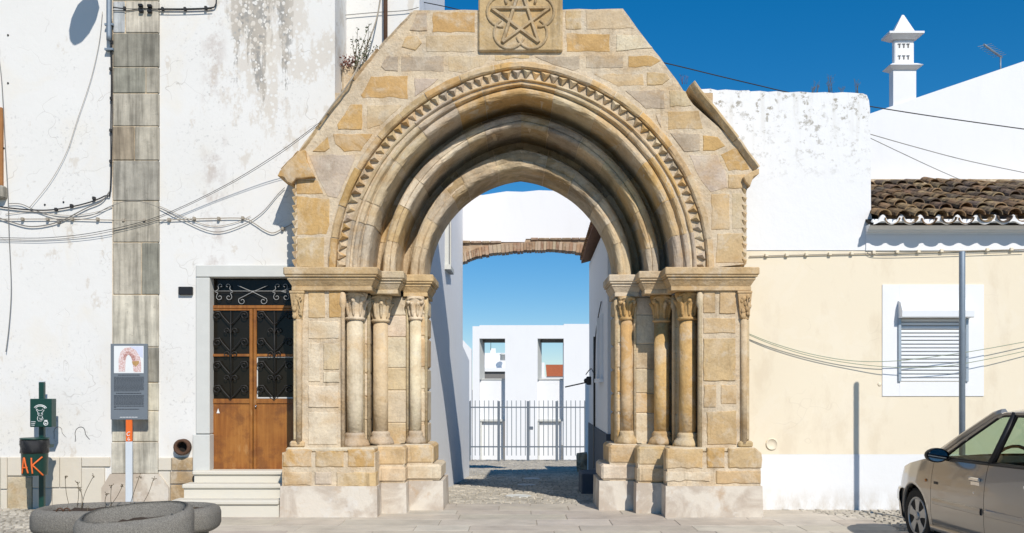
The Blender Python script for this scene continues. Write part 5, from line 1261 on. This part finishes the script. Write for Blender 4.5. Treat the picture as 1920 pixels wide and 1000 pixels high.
def deck(nm, x0, x1, drop):
    rows = []
    for i in range(15):
        x = x0+(x1-x0)*i/14; z = lerp_tab(TOP, x); hw_ = sidey(x, 1); rows.append([(x, hw_*k/8*1.0, z+.045*(1-(k/8)**2)*min(1, x/.3, (LEN-x)/.2+.15)) for k in range(-8, 9)])
    return MB().grid(rows).build(nm, M['paint'], car)
deck('bonnet', 0.0, 1.18, 0); deck('boot_lid', 3.48, 4.2, 0)
for nm, x in (('front_panel', 0), ('rear_panel', 4.2)):
    zb, zt = lerp_tab(BOT, x), lerp_tab(TOP, x); MB().grid([[(x, sidey(x, .5)*k/6, z) for k in range(-6, 7)] for z in (zb, zb+.1, zt)]).build(nm, M['paint'], car)
for fr_, nm in ((1, 'front_bumper'), (0, 'rear_bumper')):
    plan = [(.47,-.80),(.34,-.76),(.2,-.685),(.08,-.57),(0,-.41),(-.045,-.2),(-.055,0)]; plan = plan+[(a, -b) for a, b in plan[-2::-1]]
    plan = [(v_.x, v_.y) for v_ in spline([(a, b, 0) for a, b in plan], 3)]
    if not fr_: plan = [(LEN-a, b) for a, b in plan]
    rows = []
    for a, b in plan:
        ox = (1 if fr_ else -1)
        rows.append([(a+ox*.03, b*.97, .56), (a, b, .545), (a-ox*.012, b*1.01, .50), (a-ox*.012, b*1.01, .43), (a, b, .40), (a+ox*.015, b*.985, .26), (a+ox*.06, b*.95, .20)])
    MB().grid(rows).build(nm, M['paint'], car)
for sgn in (-1, 1):
    MB().bbox(.02, .16, min(sgn*.28, sgn*.56), max(sgn*.28, sgn*.56), .585, .69, .03).build('headlight', M['lamp'], car); MB().bbox(4.06, 4.19, min(sgn*.42, sgn*.66), max(sgn*.42, sgn*.66), .62, .80, .02).build('tail_light', M['amber'], car)
    m = MB(); rows = [[(x, sgn*(.80-.16*(x < .2)), z) for z in (.42, .52)] for x in (.08, .2)]
# greenhouse
def gpt(x, z, sgn):   # side glass plane leans in with height
    return Vector((x, sgn*(.785-.20*((z-.92)/.48)-.02*max(0, (x-3.0))), z))
A0, A1, B0, B1, B2, C0, C1 = (1.20,.925), (1.98,1.372), (2.12,.935), (2.22,1.40), (2.24,.935), (2.98,1.39), (3.45,.965)
roofp = [(1.92,1.352),(2.05,1.392),(2.3,1.418),(2.7,1.424),(3.0,1.405),(3.12,1.372)]
rows = []
for x, z in roofp:
    hw_ = abs(gpt(x, min(z, 1.385), 1).y)+.0; rows.append([(x, hw_*k/8, z+.022*(1-(k/8)**2)-(.02 if abs(k) == 8 else 0)) for k in range(-8, 9)])
MB().grid(rows).build('roof', M['paint'], car)
def gquad(P, nm, mt, th=.004):
    return MB().add(P, [list(range(len(P)))]).build(nm, M[mt], car, fix=False)
def pillar(P, r, nm, mt): return MB().tube(P, r, 6).build(nm, M[mt], car)
for sgn in (-1, 1):
    g1 = [gpt(1.36, .935, sgn), gpt(2.13, .94, sgn), gpt(2.19, 1.355, sgn), gpt(2.02, 1.345, sgn), gpt(1.62, 1.115, sgn)]
    g2 = [gpt(2.21, .94, sgn), gpt(2.98, .945, sgn), gpt(3.02, 1.30, sgn), gpt(2.86, 1.355, sgn), gpt(2.27, 1.355, sgn)]
    gquad(g1, 'front_window', 'glass'); gquad(g2, 'rear_window', 'glass')
    for gg in (g1, g2): pillar(gg+[gg[0]], .013, 'window_seal', 'trim')
    pillar([gpt(1.15, .915, sgn), gpt(1.55, 1.15, sgn), gpt(1.93, 1.358, sgn), gpt(2.05, 1.385, sgn)], .035, 'windscreen_pillar', 'paint')
    pillar([gpt(1.28, .925, sgn), gpt(1.62, 1.125, sgn), gpt(1.98, 1.338, sgn), gpt(2.1, 1.37, sgn), gpt(2.6, 1.385, sgn), gpt(3.0, 1.36, sgn)], .022, 'door_frame', 'paint')
    pillar([gpt(2.17, .92, sgn), gpt(2.23, 1.38, sgn)], .034, 'centre_pillar', 'trim')
    MB().prism([gpt(3.0, .93, sgn), gpt(3.50, .95, sgn), gpt(3.13, 1.37, sgn), gpt(2.98, 1.38, sgn)], (0, -sgn*.04, 0)).build('rear_pillar', M['paint'], car)
    MB().tube([(x, sgn*(sidey(x, 1)+.002), lerp_tab(TOP, x)+.004) for x in (1.25, 1.6, 2.0, 2.4, 2.8, 3.05)], .011, 6).build('waist_seal', M['trim'], car)
ws = [(1.22, -.70, .93), (1.22, .70, .93), (1.95, .57, 1.36), (1.95, -.57, 1.36)]; MB().add(ws, [(0,1,2,3)]).build('windscreen', M['glass'], car, fix=False)
MB().add([(3.5, -.68, .97), (3.5, .68, .97), (3.1, .56, 1.38), (3.1, -.56, 1.38)], [(0,1,2,3)]).build('rear_windscreen', M['glass'], car, fix=False)
# cabin
MB().box(1.15, 3.6, -.76, .76, .22, .50).build('cabin_floor', M['trim'], car)
MB().prism([(1.15, -.74, .5), (1.15, -.74, .92), (1.4, -.74, .95), (1.6, -.74, .9), (1.65, -.74, .62)], (0,1.48,0)).build('dashboard', M['trim'], car)
for sgn in (-1, 1):
    s_ = MB(); s_.bbox(1.95, 2.45, sgn*.38-.24, sgn*.38+.24, .5, .64, .04); seat = s_.build('seat', M['seat'], car)
    rows = []; m = MB(); vs = [(2.40,.58),(2.56,1.10),(2.66,1.09),(2.54,.56)]
    m.prism([(a, sgn*.38-.22, b) for a, b in vs], (0,.44,0)).build('seat_back', M['seat'], seat)
    MB().ball((2.63, sgn*.38, 1.20), .105, 12, (.55,1.2,.85)).build('headrest', M['seat'], seat)
MB().bbox(2.95, 3.45, -.66, .66, .5, .98, .05).build('rear_bench', M['seat'], car)
c = Vector((1.78, -.37, .90)); MB().tube([c+Vector((.07*math.sin(R(t))*1.0, .185*math.cos(R(t)), .17*math.sin(R(t)))) for t in range(0, 361, 20)], .016, 6).build('steering_wheel', M['trim'], car)
for x0, x1 in ((WBF-.38, WBF+.38), (WBR-.38, WBR+.38)):
    for sgn in (-1, 1): MB().box(x0, x1, min(sgn*.50, sgn*.56), max(sgn*.50, sgn*.56), .12, .72).build('wheel_well', M['trim'], car)
MB().box(.15, 4.05, -.56, .56, .2, .48).build('underbody', M['trim'], car)
for x in (WBF, WBR):
    for sgn in (-1, 1):
        def ax(m): m.v = [(x+v[0], sgn*(.60+v[2]), WR+v[1]) for v in m.v]; return m
        ty = ax(MB().lathe([(.19,.0),(.27,.0),(.292,.02),(.295,.06),(.295,.13),(.288,.165),(.265,.182),(.205,.184),(.19,.175)], (0,0,0), 32)).build('tyre', M['tyre'], car)
        ax(MB().lathe([(.195,.06),(.195,.172),(.19,.18),(.178,.178),(.172,.15),(.03,.14),(.0,.14)], (0,0,0), 28)).build('rim', M['trim'], ty)
        m = MB()
        ax(m.lathe([(.198,.15),(.198,.179),(.19,.186),(.176,.182),(.174,.15)], (0,0,0), 28)); m.build('rim_edge', M['alloy'], ty)
        for k in range(5):
            a = k*2*math.pi/5+.3; q = MB(); ca, sa = math.cos(a), math.sin(a)
            P = [(.02,-.035),(.09,-.032),(.176,-.055),(.176,.055),(.09,.032),(.02,.035)]
            q.prism([(u*ca-v_*sa, u*sa+v_*ca, .155) for u, v_ in P], (0,0,.024)); ax(q).build('spoke', M['alloy'], ty)
        ax(MB().lathe([(.045,.15),(.045,.186),(.03,.192),(.0,.192)], (0,0,0), 14)).build('hub_cap', M['alloy'], ty)
